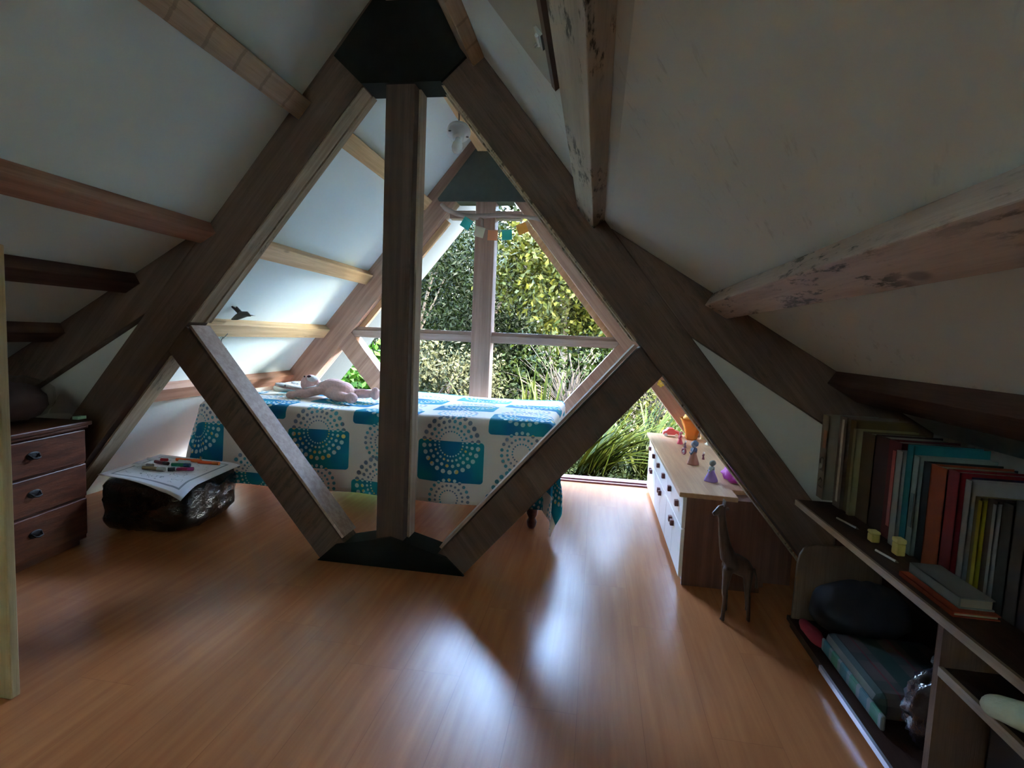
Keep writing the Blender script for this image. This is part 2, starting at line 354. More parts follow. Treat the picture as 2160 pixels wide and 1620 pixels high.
purlin(.835, 1, N0, N1, M_grey, 'large mould-speckled roof batten running overhead at the right ceiling bend', gp, w_=.115)
purlin(1.365, 1, N0, N1, M_greyb, 'pale mould-stained roof batten with knots, middle of the lower right ceiling', gp, lower=True, w_=.105)
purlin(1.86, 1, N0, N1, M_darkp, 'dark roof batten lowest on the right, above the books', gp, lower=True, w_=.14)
ga = 'purlins in the alcove'
purlin(.46, -1, A0, A1, M_pine, 'golden pine batten topmost on the alcove left ceiling, behind the post', ga)
purlin(.93, -1, A0, A1, M_pine, 'golden pine batten second from top on the alcove left ceiling', ga)
purlin(1.288, -1, A0, A1, M_pine, 'pine batten carrying the bird ornament on the alcove left ceiling', ga, w_=.09)
purlin(1.60, -1, A0, A1, M_red, 'reddish batten lowest on the alcove left ceiling, just above the bed', ga, w_=.1)
purlin(.40, 1, A0, A1, M_pine, 'pine batten topmost on the alcove right ceiling, hidden behind the near rafter', ga)
purlin(.93, 1, A0, A1, M_pine, 'pine batten second from top on the alcove right ceiling', ga)
purlin(1.288, 1, A0, A1, M_pine, 'pine batten above the white cabinet on the alcove right ceiling', ga)
solo('ridge_beam', G().box((CX-.07, A0, 2.49), (CX+.07, A1, 2.635)), M_pine, (CX, 3.3, 2.49), 'golden pine ridge beam along the apex of the alcove', 'beam', bevel=.003)
solo('ridge_beam', G().box((CX-.07, N0, 2.51), (CX+.07, YT0-.03, 2.635)), M_pinesaw, (CX, 0, 2.51), 'brown ridge beam along the apex of the near room', 'beam', bevel=.003)
# hatch board lying against the right ceiling
s_, n_ = Vector((.629, 0, -.778)), Vector((-.778, 0, -.629))
def RP(h, y, off): return Vector((CX+h, y, roofU(h))) + n_*off
ht = thing('ceiling_hatch', RP(.79, 1.2, .01), 'grey-cream ceiling hatch board with rounded corner and latch beside the overhead beam', 'hatch')
prof = []
for (h, y) in [(.30, -.6), (.30, 1.44), (.76, 1.44), (.775, 1.435), (.783, 1.42), (.785, 1.40), (.785, -.6)]: prof.append((h, y))
vs = [RP(h, y, .012) for h, y in prof] + [RP(h, y, .034) for h, y in prof]; n = len(prof)
build('board', G().add(vs, [tuple(range(n)), tuple(range(2*n-1, n-1, -1))] + [(i, (i+1) % n, (i+1) % n+n, i+n) for i in range(n)]), M_hatch, ht)
M_metal = plain('tarnished_metal', (.5, .5, .47), .35, metal=.9)
gl = G().box((-.03, -.012, 0), (.03, .012, .006)).tube([(-.02, 0, .008), (.02, 0, .008)], .005, 8).tube([(.01, 0, .006), (.012, 0, .02)], .004, 8)
Ml = Matrix.Translation(RP(.775, 1.22, .036)) @ Matrix(((0, .629, -.778), (1, 0, 0), (0, -.778, -.629))).to_4x4()
gl.v = [tuple(Ml @ Vector(v)) for v in gl.v]
build('latch', gl, M_metal, ht)
build('edge_strip', G().add([RP(.787, 1.41, .005), RP(.787, -.6, .005), RP(.787, -.6, .04), RP(.787, 1.41, .04), RP(.797, 1.41, .005), RP(.797, -.6, .005), RP(.797, -.6, .04), RP(.797, 1.41, .04)], [(0,1,2,3),(7,6,5,4),(0,4,5,1),(3,2,6,7),(1,5,6,2),(0,3,7,4)]), plain('hatch_edge', (.12, .07, .05), .6), ht, label='dark edge strip')
# ------------------------------------------------------------------ bed, cloth, frame
BX0, BX1, BY0, BY1, BZ = -2.33, -.25, 2.96, 4.03, .64
M_bedwood = wood('dark_red_bed_wood', (.09, .025, .015), (.15, .05, .03), (1, 0, 0), .35, coat=.3)
bed = thing('bed', ((BX0+BX1)/2, 3.5, 0), 'single bed under the turquoise patterned cloth, dark red wooden feet', 'bed')
for x in (BX0+.02, BX1-.07):
    for y in (BY0+.10, BY1-.06):
        build('leg', G().lathe((x, y, 0), [(.018, 0), (.026, .015), (.03, .04), (.02, .06), (.032, .085), (.034, .12), (.03, .24)], 14), M_bedwood, bed, smooth=True)
build('mattress', G().box((BX0+.03, BY0+.03, .40), (BX1-.03, BY1-.02, BZ-.02)), plain('mattress', (.7, .68, .62), .8), bed, bevel=.04)
build('bed_frame', G().box((BX0, BY0+.04, .24), (BX1, BY0+.07, .38)).box((BX0, BY1-.03, .24), (BX1, BY1, .38)).box((BX0, BY0+.07, .30), (BX1, BY1-.03, .38)).box((BX1-.03, BY0+.04, .2), (BX1, BY1, .4)), M_bedwood, bed)
build('headboard', G().box((BX0-.04, BY0+.05, .0), (BX0, BY0+.12, .46)).box((BX0-.04, BY1-.07, 0), (BX0, BY1, .46)).box((BX0-.035, BY0+.12, .36), (BX0-.005, BY1-.07, .44)), M_bedwood, bed, bevel=.006)

def clothmat():
    m, n, b = newmat('turquoise_patterned_cloth'); N = NB(n)
    uv = N.node('ShaderNodeUVMap').outputs[0]; s = N.sep(uv); x, y = s[0], s[1]
    PX, PY = .80, .28
    def cell(x, y, px, py, ox, oy):
        row = N.m('FLOOR', N.m('DIVIDE', N.m('ADD', y, oy), py))
        sh = N.m('MULTIPLY', N.m('MODULO', N.m('ABSOLUTE', row), 2.0), px*.5)
        lx = N.m('SUBTRACT', N.m('MODULO', N.m('ADD', N.m('ADD', N.m('ADD', x, ox), sh), px*20), px), px/2)
        ly = N.m('SUBTRACT', N.m('MODULO', N.m('ADD', N.m('ADD', y, oy), py*20), py), py/2)
        return lx, ly
    lx, ly = cell(x, y, PX, PY, .05, .12)
    # rounded rectangle mask
    qx = N.m('MAXIMUM', N.m('SUBTRACT', N.m('ABSOLUTE', lx), .17), 0.0); qy = N.m('MAXIMUM', N.m('SUBTRACT', N.m('ABSOLUTE', ly), .095), 0.0)
    dist = N.m('SQRT', N.m('ADD', N.m('MULTIPLY', qx, qx), N.m('MULTIPLY', qy, qy)))
    rect = N.m('LESS_THAN', dist, .02)
    def rings(ox, oy, spec):
        ax = N.m('SUBTRACT', N.m('MODULO', N.m('ADD', x, ox+PX*20), PX), PX/2)
        ay = N.m('SUBTRACT', N.m('MODULO', N.m('ADD', y, PY-oy+PY*40), PY*2), PY)
        r = N.m('SQRT', N.m('ADD', N.m('MULTIPLY', ax, ax), N.m('MULTIPLY', ay, ay))); th = N.m('ADD', N.m('DIVIDE', N.m('ARCTAN2', ay, ax), 2*math.pi), .5)
        tot = None
        for r0, cnt, sz in spec:
            ta = N.m('MULTIPLY', N.m('SUBTRACT', N.m('FRACT', N.m('MULTIPLY', th, float(cnt))), .5), 2*math.pi*r0/cnt)
            rr = N.m('SUBTRACT', r, r0)
            dd = N.m('LESS_THAN', N.m('ADD', N.m('MULTIPLY', rr, rr), N.m('MULTIPLY', ta, ta)), sz*sz)
            tot = dd if tot is None else N.m('MAXIMUM', tot, dd)
        return tot
    A_ = [(.068, 26, .0048), (.092, 24, .007), (.122, 24, .0095), (.156, 26, .0125)]
    B_ = [(.05, 20, .005), (.078, 20, .007), (.11, 22, .0095)]
    dots = N.m('MAXIMUM', N.m('MAXIMUM', rings(.05, .12, A_), rings(.45, .40, A_)), N.m('MAXIMUM', rings(.45, .09, B_), rings(.05, .37, B_)))
    cream = (.80, .74, .66, 1); teal = (.012, .40, .52, 1); light = (.62, .78, .72, 1)
    hue = N.noise(uv, 5, 1)
    tealc = N.mix(N.ramp(hue, .35, .65), (.006, .17, .33, 1), (.008, .30, .35, 1))
    yl = N.mix(N.m('GREATER_THAN', N.noise(uv, 24, 0), .6), light, (.8, .65, .2, 1))
    dotc_c = N.mix(N.m('GREATER_THAN', N.noise(uv, 9, 0), .52), (.10, .38, .48, 1), (.20, .26, .34, 1))
    c = N.mix(rect, N.mix(dots, cream, dotc_c), N.mix(dots, tealc, yl))
    n.links.new(c, b.inputs['Base Color']); b.inputs['Roughness'].default_value = .85; b.inputs['Specular IOR Level'].default_value = .2
    return m
M_cloth = clothmat()
def cloth():
    nx, ny = 96, 60
    hang0, hangx = .50, .46          # front hang, end hang
    W = BX1-BX0; D = BY1-BY0
    us = [-hangx*.97 + (W+2*hangx*.97)*i/nx for i in range(nx+1)]
    vs_ = [-hang0 + (D+hang0)*j/ny for j in range(ny+1)]
    V = []; UV = []
    rnd = .035
    for v in vs_:
        for u in us:
            uo = min(max(u, 0), W); vo = max(v, 0)
            ex = u-uo; ey = v-vo                         # overhang amounts
            x = BX0+uo; y = BY0+vo; z = BZ
            # gentle dips on top
            z += .012*math.sin(u*4.3+.6)*math.sin(v*5.1) - .006*math.exp(-((u-1.2)/.5)**2)*1
            dl = math.hypot(ex, ey)
            if dl > 0:
                a = min(dl/rnd, math.pi/2); out = rnd*math.sin(a); down = rnd*(1-math.cos(a)) if dl < rnd*math.pi/2 else rnd + dl - rnd*math.pi/2
                dxn, dyn = ex/dl, ey/dl
                corner = abs(dxn*dyn)*2
                flare = .02 + .05*corner
                fold = .012*math.sin(u*13+1)*math.sin(u*5)*min(1, -ey*3 if ey < 0 else 0) + .03*math.sin(math.atan2(ey, ex)*9)*corner*min(1, dl*2.5)
                k = out + flare*min(1, down/.4) + fold
                if corner > 0: down *= 1 + .0*corner
                x += dxn*k; y += dyn*k; z -= down
                z = max(z, .015)
            V.append((x, y, z)); UV.append((u, v))
    F = [(j*(nx+1)+i, j*(nx+1)+i+1, (j+1)*(nx+1)+i+1, (j+1)*(nx+1)+i) for j in range(ny) for i in range(nx)]
    me = bpy.data.meshes.new('bed_cloth'); L = Vector((-1.3, 3.5, BZ))
    me.from_pydata([tuple(Vector(v)-L) for v in V], [], F)
    ul = me.uv_layers.new(name='UVMap')
    for p in me.polygons:
        p.use_smooth = True
        for li in p.loop_indices: ul.data[li].uv = UV[me.loops[li].vertex_index]
    me.materials.append(M_cloth); o = bpy.data.objects.new('bed_cloth', me); COL.objects.link(o); o.location = L
    md = o.modifiers.new('t', 'SOLIDIFY'); md.thickness = .004; md.offset = 1
    return o
tag(cloth(), 'white and turquoise cloth with dotted rings draped over the bed', 'bedspread')
# ------------------------------------------------------------------ plush rabbit
M_plush = plain('pink_plush', (.78, .50, .45), .95, spec=.1, var=.18, vs_=60, bumpy=.6)
M_plush_w = plain('white_plush', (.80, .74, .70), .95, spec=.1, var=.08, vs_=60, bumpy=.5)
def spotmat():
    m, n, b = newmat('spotted_ear_fabric'); N = NB(n)
    v = N.node('ShaderNodeTexVoronoi'); v.inputs['Scale'].default_value = 42; n.links.new(N.obj(), v.inputs['Vector'])
    n.links.new(N.mix(N.m('LESS_THAN', v.outputs['Distance'], .30), (.85, .82, .78, 1), (.16, .1, .12, 1)), b.inputs['Base Color']); b.inputs['Roughness'].default_value = .9; return m
rb = thing('plush_rabbit', (-1.75, 3.33, .66), 'pink plush rabbit with spotted ears lying on its back on the bed', 'toy')
def RZ(a, b=0): return (Matrix.Rotation(a, 4, 'Z') @ Matrix.Rotation(b, 4, 'Y'))
g = G()
g.ell((-1.70, 3.33, .715), (.105, .075, .065)).ell((-1.63, 3.32, .705), (.07, .08, .06))      # body
g.ell((-1.87, 3.34, .735), (.068, .062, .062)).ell((-1.845, 3.33, .765), (.04, .035, .028))    # head, muzzle
g.ell((-1.79, 3.33, .705), (.05, .045, .04))
g.ell((-1.86, 3.235, .68), (.075, .032, .028), RZ(.55)).ell((-1.925, 3.195, .672), (.034, .034, .026)).ell((-1.80, 3.27, .695), (.05, .035, .03), RZ(.5))
g.ell((-1.80, 3.43, .70), (.06, .035, .03), RZ(-.7))
g.ell((-1.60, 3.225, .675), (.085, .034, .032), RZ(-.08)).ell((-1.515, 3.20, .675), (.042, .038, .036)).ell((-1.66, 3.25, .69), (.06, .045, .04))
g.ell((-1.53, 3.38, .685), (.09, .034, .033), RZ(.05)).ell((-1.435, 3.385, .690), (.03, .036, .045))
build('body', g, M_plush, rb, remesh=.008)
build('muzzle', G().ell((-1.842, 3.31, .772), (.036, .036, .022)), M_plush_w, rb, smooth=True, label='white muzzle')
build('nose', G().ell((-1.852, 3.285, .789), (.014, .009, .009)), plain('nose_felt', (.08, .03, .04), .8), rb, smooth=True)
for dx in (-.03, .03): build('eye', G().ell((-1.893, 3.33+dx, .785), (.006, .006, .006), n=10, m=6), plain('eye_bead', (.01, .01, .01), .15), rb, smooth=True)
M_spot = spotmat()
for k, (x, y, a) in enumerate(((-2.02, 3.36, .1), (-2.0, 3.46, -.45))):
    e = G().ell((x, y, .71), (.115, .045, .014), RZ(a, .12)); build('ear', e, M_spot, rb, smooth=True, label='spotted ear lining')
    e = G().ell((x, y, .699), (.12, .05, .012), RZ(a, .12)); build('ear_back', e, M_plush, rb, smooth=True)
build('ribbon', G().tube([(-1.80+.03*math.cos(t), 3.33+.05*math.sin(t), .715+.045*math.cos(t*1.0)) for t in [i*math.pi/8 for i in range(17)]], .005, 6).tube([(-1.80, 3.285, .73), (-1.83, 3.24, .72), (-1.85, 3.22, .715)], .004, 6), M_plush_w, rb, smooth=True, label='pale ribbon at the neck')
solo('pillow', G().ell((-2.17, 3.72, .665), (.16, .24, .04)), M_cloth, (-2.17, 3.72, .64), 'small patterned pillow at the far left end of the bed', 'pillow', smooth=True)
# ------------------------------------------------------------------ chest of drawers (left)
M_mahog = wood('dark_mahogany', (.06, .014, .005), (.12, .032, .011), (0, 1, 0), .42, spec=.2, coat=.05)
ang = math.radians(6.9)
MC = Matrix.Translation((-2.42, 2.24, 0)) @ Matrix.Rotation(ang, 4, 'Z')   # local +x = out of front, +y = along front (away)
ch = thing('chest_of_drawers', (-2.6, 1.9, 0), 'dark mahogany chest of three drawers by the left roof slope', 'chest of drawers')
L_ = 1.0
build('body', G().box((-.42, -L_, .03), (-.012, 0, .59), MC).box((-.41, -L_+.02, 0), (-.03, -.02, .03), MC), M_mahog, ch)
build('top', G().box((-.43, -L_-.02, .59), (.02, .015, .612), MC).box((-.425, -L_-.01, .575), (.008, .006, .59), MC), M_mahog, ch, bevel=.005)
M_knob = plain('dark_brass_pull', (.012, .008, .006), .5, spec=.2)
for z0, z1 in ((.055, .235), (.245, .405), (.415, .57)):
    d = build('drawer', G().box((-.012, -L_+.012, z0), (.006, -.012, z1), MC), M_mahog, ch, bevel=.004)
    for yy in (-.29, -.75):
        zc = (z0+z1)/2 + .01
        gg = G().ell((0, 0, 0), (.004, .035, .018)); gg.v = [tuple(MC @ (Vector(v)+Vector((.008, yy, zc)))) for v in gg.v]
        g2 = G().tube([(.008, yy-.025, zc+.006), (.024, yy-.018, zc-.008), (.026, yy, zc-.012), (.024, yy+.018, zc-.008), (.008, yy+.025, zc+.006)], .004, 8)
        g2.v = [tuple(MC @ Vector(v)) for v in g2.v]; gg.add(g2.v, g2.f)
        build('drawer_pull', gg, M_knob, d, smooth=True)
# plastic wrapped bundle on the chest
def crumple(seed, amp, fr=9):
    from mathutils import noise
    off = Vector((seed*3.1, seed*1.7, seed))
    def fn(v):
        nn = v.normalized() if v.length > 1e-6 else Vector((0, 0, 1))
        return v + nn*amp*(noise.ridged_multi_fractal(v*fr+off, .8, 2.1, 3, .9, 2.0)-.9)
    return fn
def plasticmat(name, col, alpha, rough=.12):
    m, n, b = newmat(name); N = NB(n)
    b.inputs['Base Color'].default_value = c4(col); b.inputs['Roughness'].default_value = rough; b.inputs['Alpha'].default_value = alpha
    b.inputs['Specular IOR Level'].default_value = .8
    v = N.noise(N.obj(), 26, 4, .6); n.links.new(N.bump(v, .6, .012), b.inputs['Normal']); return m
pb = thing('plastic_wrapped_bundle', (-2.60, 2.02, .612), 'clear plastic bag holding dark purplish fabric on top of the chest', 'bag')
build('fabric', G().ell((-2.62, 2.02, .71), (.14, .18, .095), fn=crumple(2, .02), n=32, m=18), plain('purple_fabric', (.05, .022, .026), .9), pb, smooth=True)
build('plastic_wrap', G().ell((-2.62, 2.02, .725), (.16, .215, .112), fn=crumple(5, .025), n=40, m=24).tube([(-2.55, 2.2, .69), (-2.50, 2.245, .66), (-2.475, 2.27, .635)], [.05, .022, .03], 10), plasticmat('clear_plastic', (.25, .2, .21), .16), pb, smooth=True)
build('label_tag', G().box((-2.485, 2.23, .614), (-2.455, 2.275, .628)), plain('pale_green_tag', (.45, .65, .45), .5), pb, label='pale green tag')
# ------------------------------------------------------------------ black plastic wrapped block with papers and markers
bb = G()
def superell(v):
    k = 6.0; q = (abs(v.x/.245)**k + abs(v.y/.27)**k + abs(v.z/.145)**k)**(1/k); return v/max(q, 1e-6)
f1 = crumple(9, .012, 12)
bb.ell((-2.30, 2.645, .147), (.245, .25, .145), RZ(.12), n=64, m=40, fn=lambda v: f1(superell(v)))
bb.v = [(x, y, max(z, .002)) for x, y, z in bb.v]
blk = thing('black_bag_bundle', (-2.30, 2.665, 0), 'square bundle in shiny black plastic on the floor by the left brace', 'bundle')
build('black_plastic', bb, plasticmat('black_plastic', (.008, .009, .009), 1, .16), blk, smooth=True)
def papermat():
    m, n, b = newmat('white_paper_with_ink'); N = NB(n)
    uv = N.node('ShaderNodeUVMap').outputs[0]; s = N.sep(uv)
    ex = N.m('MINIMUM', s[0], N.m('SUBTRACT', 1, s[0])); ey = N.m('MINIMUM', s[1], N.m('SUBTRACT', 1, s[1])); e = N.m('MINIMUM', ex, ey)
    l1 = N.m('MULTIPLY', N.m('GREATER_THAN', e, .085), N.m('LESS_THAN', e, .105))
    wob = N.m('MULTIPLY', N.noise(uv, 5, 2), 1.0)
    c2 = N.m('MULTIPLY', N.m('LESS_THAN', N.m('ABSOLUTE', N.m('SUBTRACT', wob, .5)), .006), N.m('GREATER_THAN', e, .14))
    k = N.m('MAXIMUM', N.m('MULTIPLY', l1, .75), N.m('MULTIPLY', c2, .7))
    n.links.new(N.mix(k, (.86, .87, .90, 1), (.12, .16, .2, 1)), b.inputs['Base Color']); b.inputs['Roughness'].default_value = .5; return m
def sheet(name, corners, fnz, mat, loc, label, cat, n=24):
    V = []; UV = []
    a, b, c, d = [Vector((x, y, 0)) for x, y in corners]
    for j in range(n+1):
        for i in range(n+1):
            u, v = i/n, j/n; p = a*(1-u)*(1-v) + b*u*(1-v) + c*u*v + d*(1-u)*v
            V.append((p.x, p.y, fnz(p.x, p.y, u, v))); UV.append((u, v))
    F = [(j*(n+1)+i, j*(n+1)+i+1, (j+1)*(n+1)+i+1, (j+1)*(n+1)+i) for j in range(n) for i in range(n)]
    me = bpy.data.meshes.new(name); L = Vector(loc); me.from_pydata([tuple(Vector(v)-L) for v in V], [], F)
    ul = me.uv_layers.new(name='UVMap')
    for p in me.polygons:
        p.use_smooth = True
        for li in p.loop_indices: ul.data[li].uv = UV[me.loops[li].vertex_index]
    me.materials.append(mat); o = bpy.data.objects.new(name, me); COL.objects.link(o); o.location = L
    md = o.modifiers.new('t', 'SOLIDIFY'); md.thickness = .0012
    return tag(o, label, cat)
def pz(x, y, u, v):
    z = .3065
    d1 = max(0, (x+2.06)/.12); z -= .05*min(d1, 2.2)**1.5*.55
    d2 = max(0, (2.42-y)/.1)*max(0, min(1, (x+2.33)/.25)); z -= .03*min(d2, 2.)**1.4
    return z
sheet('drawing_sheet', [(-2.50, 2.37), (-1.955, 2.29), (-2.0, 2.80), (-2.57, 2.85)], pz, papermat(), (-2.25, 2.6, .30), 'white paper sheet with ink outlines curling over the black bundle', 'paper')
def marker(x, y, a, ln, r, col, cap, lab, z=.318, cat='marker', grp='markers and crayons on the paper'):
    t = thing('marker_pen', (x, y, z), lab, cat, grp)
    M = Matrix.Translation((x, y, z)) @ Matrix.Rotation(a, 4, 'Z')
    def tb(p0, p1, rr):
        q = G().tube([(p0, 0, 0), (p1, 0, 0)], rr, 10); q.v = [tuple(M @ Vector(v)) for v in q.v]; return q
    build('barrel', tb(-ln/2, ln*.18, r), plain('pen_barrel', col, .4), t, smooth=False)
    build('cap', tb(ln*.18, ln/2, r*1.12), plain('pen_cap', cap, .35), t)
for a in [(-2.28, 2.735, .05, .15, .009, (.9, .12, .01), (.9, .16, .01), 'orange marker at the back of the pile on the paper'),
          (-2.14, 2.72, .02, .13, .009, (.85, .10, .01), (.9, .2, .02), 'orange marker at the back right of the pile on the paper'),
          (-2.45, 2.70, .08, .12, .008, (.8, .8, .82), (.5, .02, .03), 'white marker with dark red cap, far left of the pile'),
          (-2.24, 2.63, .15, .10, .010, (.0, .25, .13), (.02, .12, .3), 'green marker with blue cap in the middle of the pile'),
          (-2.37, 2.64, -.2, .10, .009, (.2, .02, .03), (.05, .03, .03), 'dark red marker left of the green one'),
          (-2.42, 2.57, .1, .11, .008, (.75, .75, .75), (.3, .3, .32), 'pale grey marker at the left near the paper edge'),
          (-2.31, 2.52, .0, .13, .010, (.33, .24, .10), (.5, .5, .45), 'tan brown marker nearest the front edge of the paper'),
          (-2.16, 2.56, .35, .09, .009, (.45, .02, .1), (.5, .05, .25), 'crimson marker on the right of the pile'),
          (-2.21, 2.54, .6, .05, .010, (.04, .04, .05), (.6, .6, .62), 'short black marker with grey end at the front of the pile'),
          (-2.27, 2.69, -.1, .07, .011, (.75, .85, .9), (.75, .85, .9), 'white chalk stub behind the green marker')]:
    marker(*a)
# ------------------------------------------------------------------ pale board edge at far left
solo('tall_board', G().box((-1.80, 1.235, 0), (-1.606, 1.262, 1.292)), wood('pale_yellow_board', (.42, .32, .15), (.55, .43, .22), (0, 0, 1)), (-1.7, 1.25, 0), 'upright pale yellow wooden board at the extreme left edge, cropped by the frame', 'board', bevel=.004)
# ------------------------------------------------------------------ white low cabinet (right)
M_cab = plain('white_cabinet_paint', (.82, .79, .76), .35, var=.03)
M_side = wood('brown_cabinet_side', (.13, .05, .03), (.2, .085, .05), (0, 0, 1), .5)
M_top = wood('beech_top', (.48, .25, .13), (.58, .34, .19), (0, 1, 0), .35, coat=.1)
M_pull = plain('dark_red_pull', (.14, .035, .03), .4)
cb = thing('low_cabinet', (.55, 3.3, 0), 'low white fronted cabinet with beech top and square red-brown pulls, right of the floor opening', 'cabinet')
CY0, CY1, CXF = 2.50, 4.10, .43
build('carcass', G().box((CXF+.014, CY0+.016, .02), (.80, CY1, .415)), M_side, cb)
build('side_panel', G().box((CXF+.012, CY0, 0), (.78, CY0+.016, .415)), M_side, cb, label='dark brown end panel')
build('plinth', G().box((CXF+.02, CY0+.016, 0), (.5, CY1, .03)), M_cab, cb)
build('top', G().slabz([(.405, CY0-.015), (.655, CY0-.03), (.66, 2.60), (.82, 2.62), (.80, CY1+.02), (.405, CY1+.02)], .415, .437), M_top, cb, bevel=.004)
ys = [CY0+.004, 3.03, 3.57, CY1]
for i in range(3):
    for z0, z1, nm in ((.265, .408, 'drawer'), (.035, .258, 'door')):
        a, b_ = ys[i]+.003, ys[i+1]-.003
        if nm == 'drawer':
            d = build(nm, G().box((CXF-.004, a, z0), (CXF+.014, b_, z1)), M_cab, cb, bevel=.002)
            for yy in (a+(b_-a)*.25, a+(b_-a)*.75): build('pull', G().box((CXF-.022, yy-.014, .33), (CXF-.004, yy+.014, .358)), M_pull, d, bevel=.002)
        else:
            mid = (a+b_)/2
            for p, q, hy in ((a, mid-.002, mid-.03), (mid+.002, b_, mid+.03)):
                d = build(nm, G().box((CXF-.004, p, z0), (CXF+.014, q, z1)), M_cab, cb, bevel=.002)
                build('pull', G().box((CXF-.022, hy-.014, .20), (CXF-.004, hy+.014, .228)), M_pull, d, bevel=.002)
sb = thing('storage_box', (.88, 3.1, 0), 'brown box with pale top edge wedged behind the cabinet under the slope', 'box')
build('body', G().box((.83, 2.62, 0), (.95, 3.5, .40)), M_side, sb)
build('rim', G().box((.825, 2.61, .40), (.955, 3.51, .412)), M_top, sb, label='pale top edge')
# ------------------------------------------------------------------ things on the cabinet
CT = .437
def P_(name, col, **k): return plain(name, col, **k)
jar = thing('amber_vase', (.69, 3.93, CT), 'amber orange glass vase with scalloped rim at the far end of the cabinet', 'vase')
m_, n_0, b_0 = newmat('amber_glass'); b_0.inputs['Base Color'].default_value = (.95, .36, .06, 1); b_0.inputs['Roughness'].default_value = .12; b_0.inputs['Transmission Weight'].default_value = .55; b_0.inputs['IOR'].default_value = 1.3
build('bowl', G().lathe((.69, 3.93, CT), [(.035, 0), (.042, .012), (.045, .04), (.06, .09), (.075, .13), (.088, .15), (.082, .152), (.068, .13), (.052, .09), (.035, .02)], 40, lobes=5, amp=.07), m_, jar, smooth=True)
build('flower_crown', G().ell((.69, 3.93, CT+.155), (.062, .062, .03), fn=crumple(3, .015, 30), n=24, m=12), P_('orange_petals', (.9, .42, .08), rough=.7), jar, smooth=True, label='orange petals filling the bowl')
cdl = thing('cream_candle', (.775, 3.98, CT), 'tall cream candle beside the amber vase', 'candle')
build('wax', G().lathe((.775, 3.98, CT), [(.014, 0), (.014, .17), (.010, .173)], 14), P_('cream_wax', (.85, .72, .42), rough=.5), cdl, smooth=True)
build('wick', G().tube([(.775, 3.98, CT+.172), (.776, 3.98, CT+.184)], .0015, 6), P_('wick', (.03, .03, .03)), cdl)
rbx = thing('red_brown_block', (.84, 3.95, CT), 'small red-brown wooden block behind the candle', 'block')
build('block_body', G().box((.815, 3.93, CT), (.85, 3.99, CT+.1)), P_('red_brown', (.35, .09, .03), rough=.5), rbx, bevel=.004)
def figure(x, y, h, cols, lab, lean=0, name='toy_figure', wide=1.0, top=None):
    t = thing(name, (x, y, CT), lab, 'toy', 'toys on the cabinet')
    skin, dress, hair = cols
    build('skirt', G().lathe((x, y, CT), [(.26*h*wide, 0), (.27*h*wide, .05*h), (.2*h*wide, .25*h), (.12*h*wide, .45*h), (.13*h, .55*h)], 16, lobes=4, amp=.08), P_('doll_cloth', dress, rough=.6, var=.15), t, smooth=True)
    g = G().lathe((x, y, CT+.52*h), [(.12*h, 0), (.14*h, .08*h), (.13*h, .16*h), (.05*h, .2*h), (.05*h, .24*h)], 12)
    g.tube([(x, y-.10*h, CT+.68*h), (x-.08*h, y-.2*h, CT+.55*h), (x-.16*h, y-.2*h, CT+.45*h)], [.05*h, .04*h, .035*h], 8).tube([(x, y+.10*h, CT+.68*h), (x-.05*h, y+.2*h, CT+.55*h), (x-.12*h, y+.22*h, CT+.42*h)], [.05*h, .04*h, .035*h], 8)
    build('torso', g, P_('doll_top', top or tuple(c*.8 for c in dress), rough=.6), t, smooth=True)
    build('head', G().ell((x, y, CT+.85*h), (.13*h, .12*h, .14*h)), P_('doll_skin', skin, rough=.5), t, smooth=True)
    build('hair', G().ell((x+.04*h, y, CT+.88*h), (.14*h, .14*h, .13*h), fn=crumple(int(h*1000), .02*h, 60)), P_('doll_hair', hair, rough=.7), t, smooth=True)
figure(.565, 3.10, .135, ((.25, .28, .34), (.42, .17, .11), (.10, .14, .22)), 'standing toy doll with brown dress and dark blue hair, mid cabinet', wide=.85, top=(.09, .12, .18))
figure(.59, 2.74, .105, ((.28, .30, .26), (.42, .25, .62), (.30, .30, .26)), 'small toy with shiny purple skirt and grey-green body at the near end of the cabinet', wide=1.1, top=(.26, .27, .24))
figure(.585, 3.72, .085, ((.75, .35, .35), (.85, .12, .18), (.9, .3, .4)), 'pink and red toy in front of the amber vase', wide=.8)
figure(.600, 3.60, .045, ((.7, .7, .72), (.35, .2, .3), (.75, .75, .8)), 'tiny grey and purple toy just before the pink toy', wide=.8)
figure(.65, 3.26, .045, ((.8, .7, .68), (.25, .06, .08), (.85, .75, .72)), 'tiny cream and dark red toy beside the doll', wide=.6)
tc = thing('toy_car', (.56, 4.02, CT), 'low pink and red toy with white wheels at the far left corner of the cabinet', 'toy', 'toys on the cabinet')
build('body', G().prism([(.505, CT+.012), (.62, CT+.012), (.625, CT+.035), (.59, CT+.045), (.575, CT+.06), (.54, CT+.06), (.525, CT+.042), (.505, CT+.035)], 3.99, 4.05), P_('toy_pink', (.85, .13, .14), rough=.4), tc, bevel=.006)
for x in (.525, .60):
    for y in (3.988, 4.052): build('wheel', G().tube([(x, y-.005, CT+.012), (x, y+.005, CT+.012)], .012, 12), P_('toy_white', (.85, .82, .82), rough=.4), tc)
rg = thing('ring_toy', (.555, 3.36, CT), 'small dark red ring-shaped toy beside the doll', 'toy', 'toys on the cabinet')
Mr = Matrix.Translation((.555, 3.36, CT+.022)) @ Matrix.Rotation(.5, 4, 'Z')
gg = G().tube([(0, .016*math.cos(t), .016*math.sin(t)) for t in [i*math.pi/10 for i in range(21)]], .006, 8); gg.v = [tuple(Mr @ Vector(v)) for v in gg.v]
build('ring', gg, P_('toy_dark_red', (.3, .06, .09), rough=.35), rg, smooth=True)
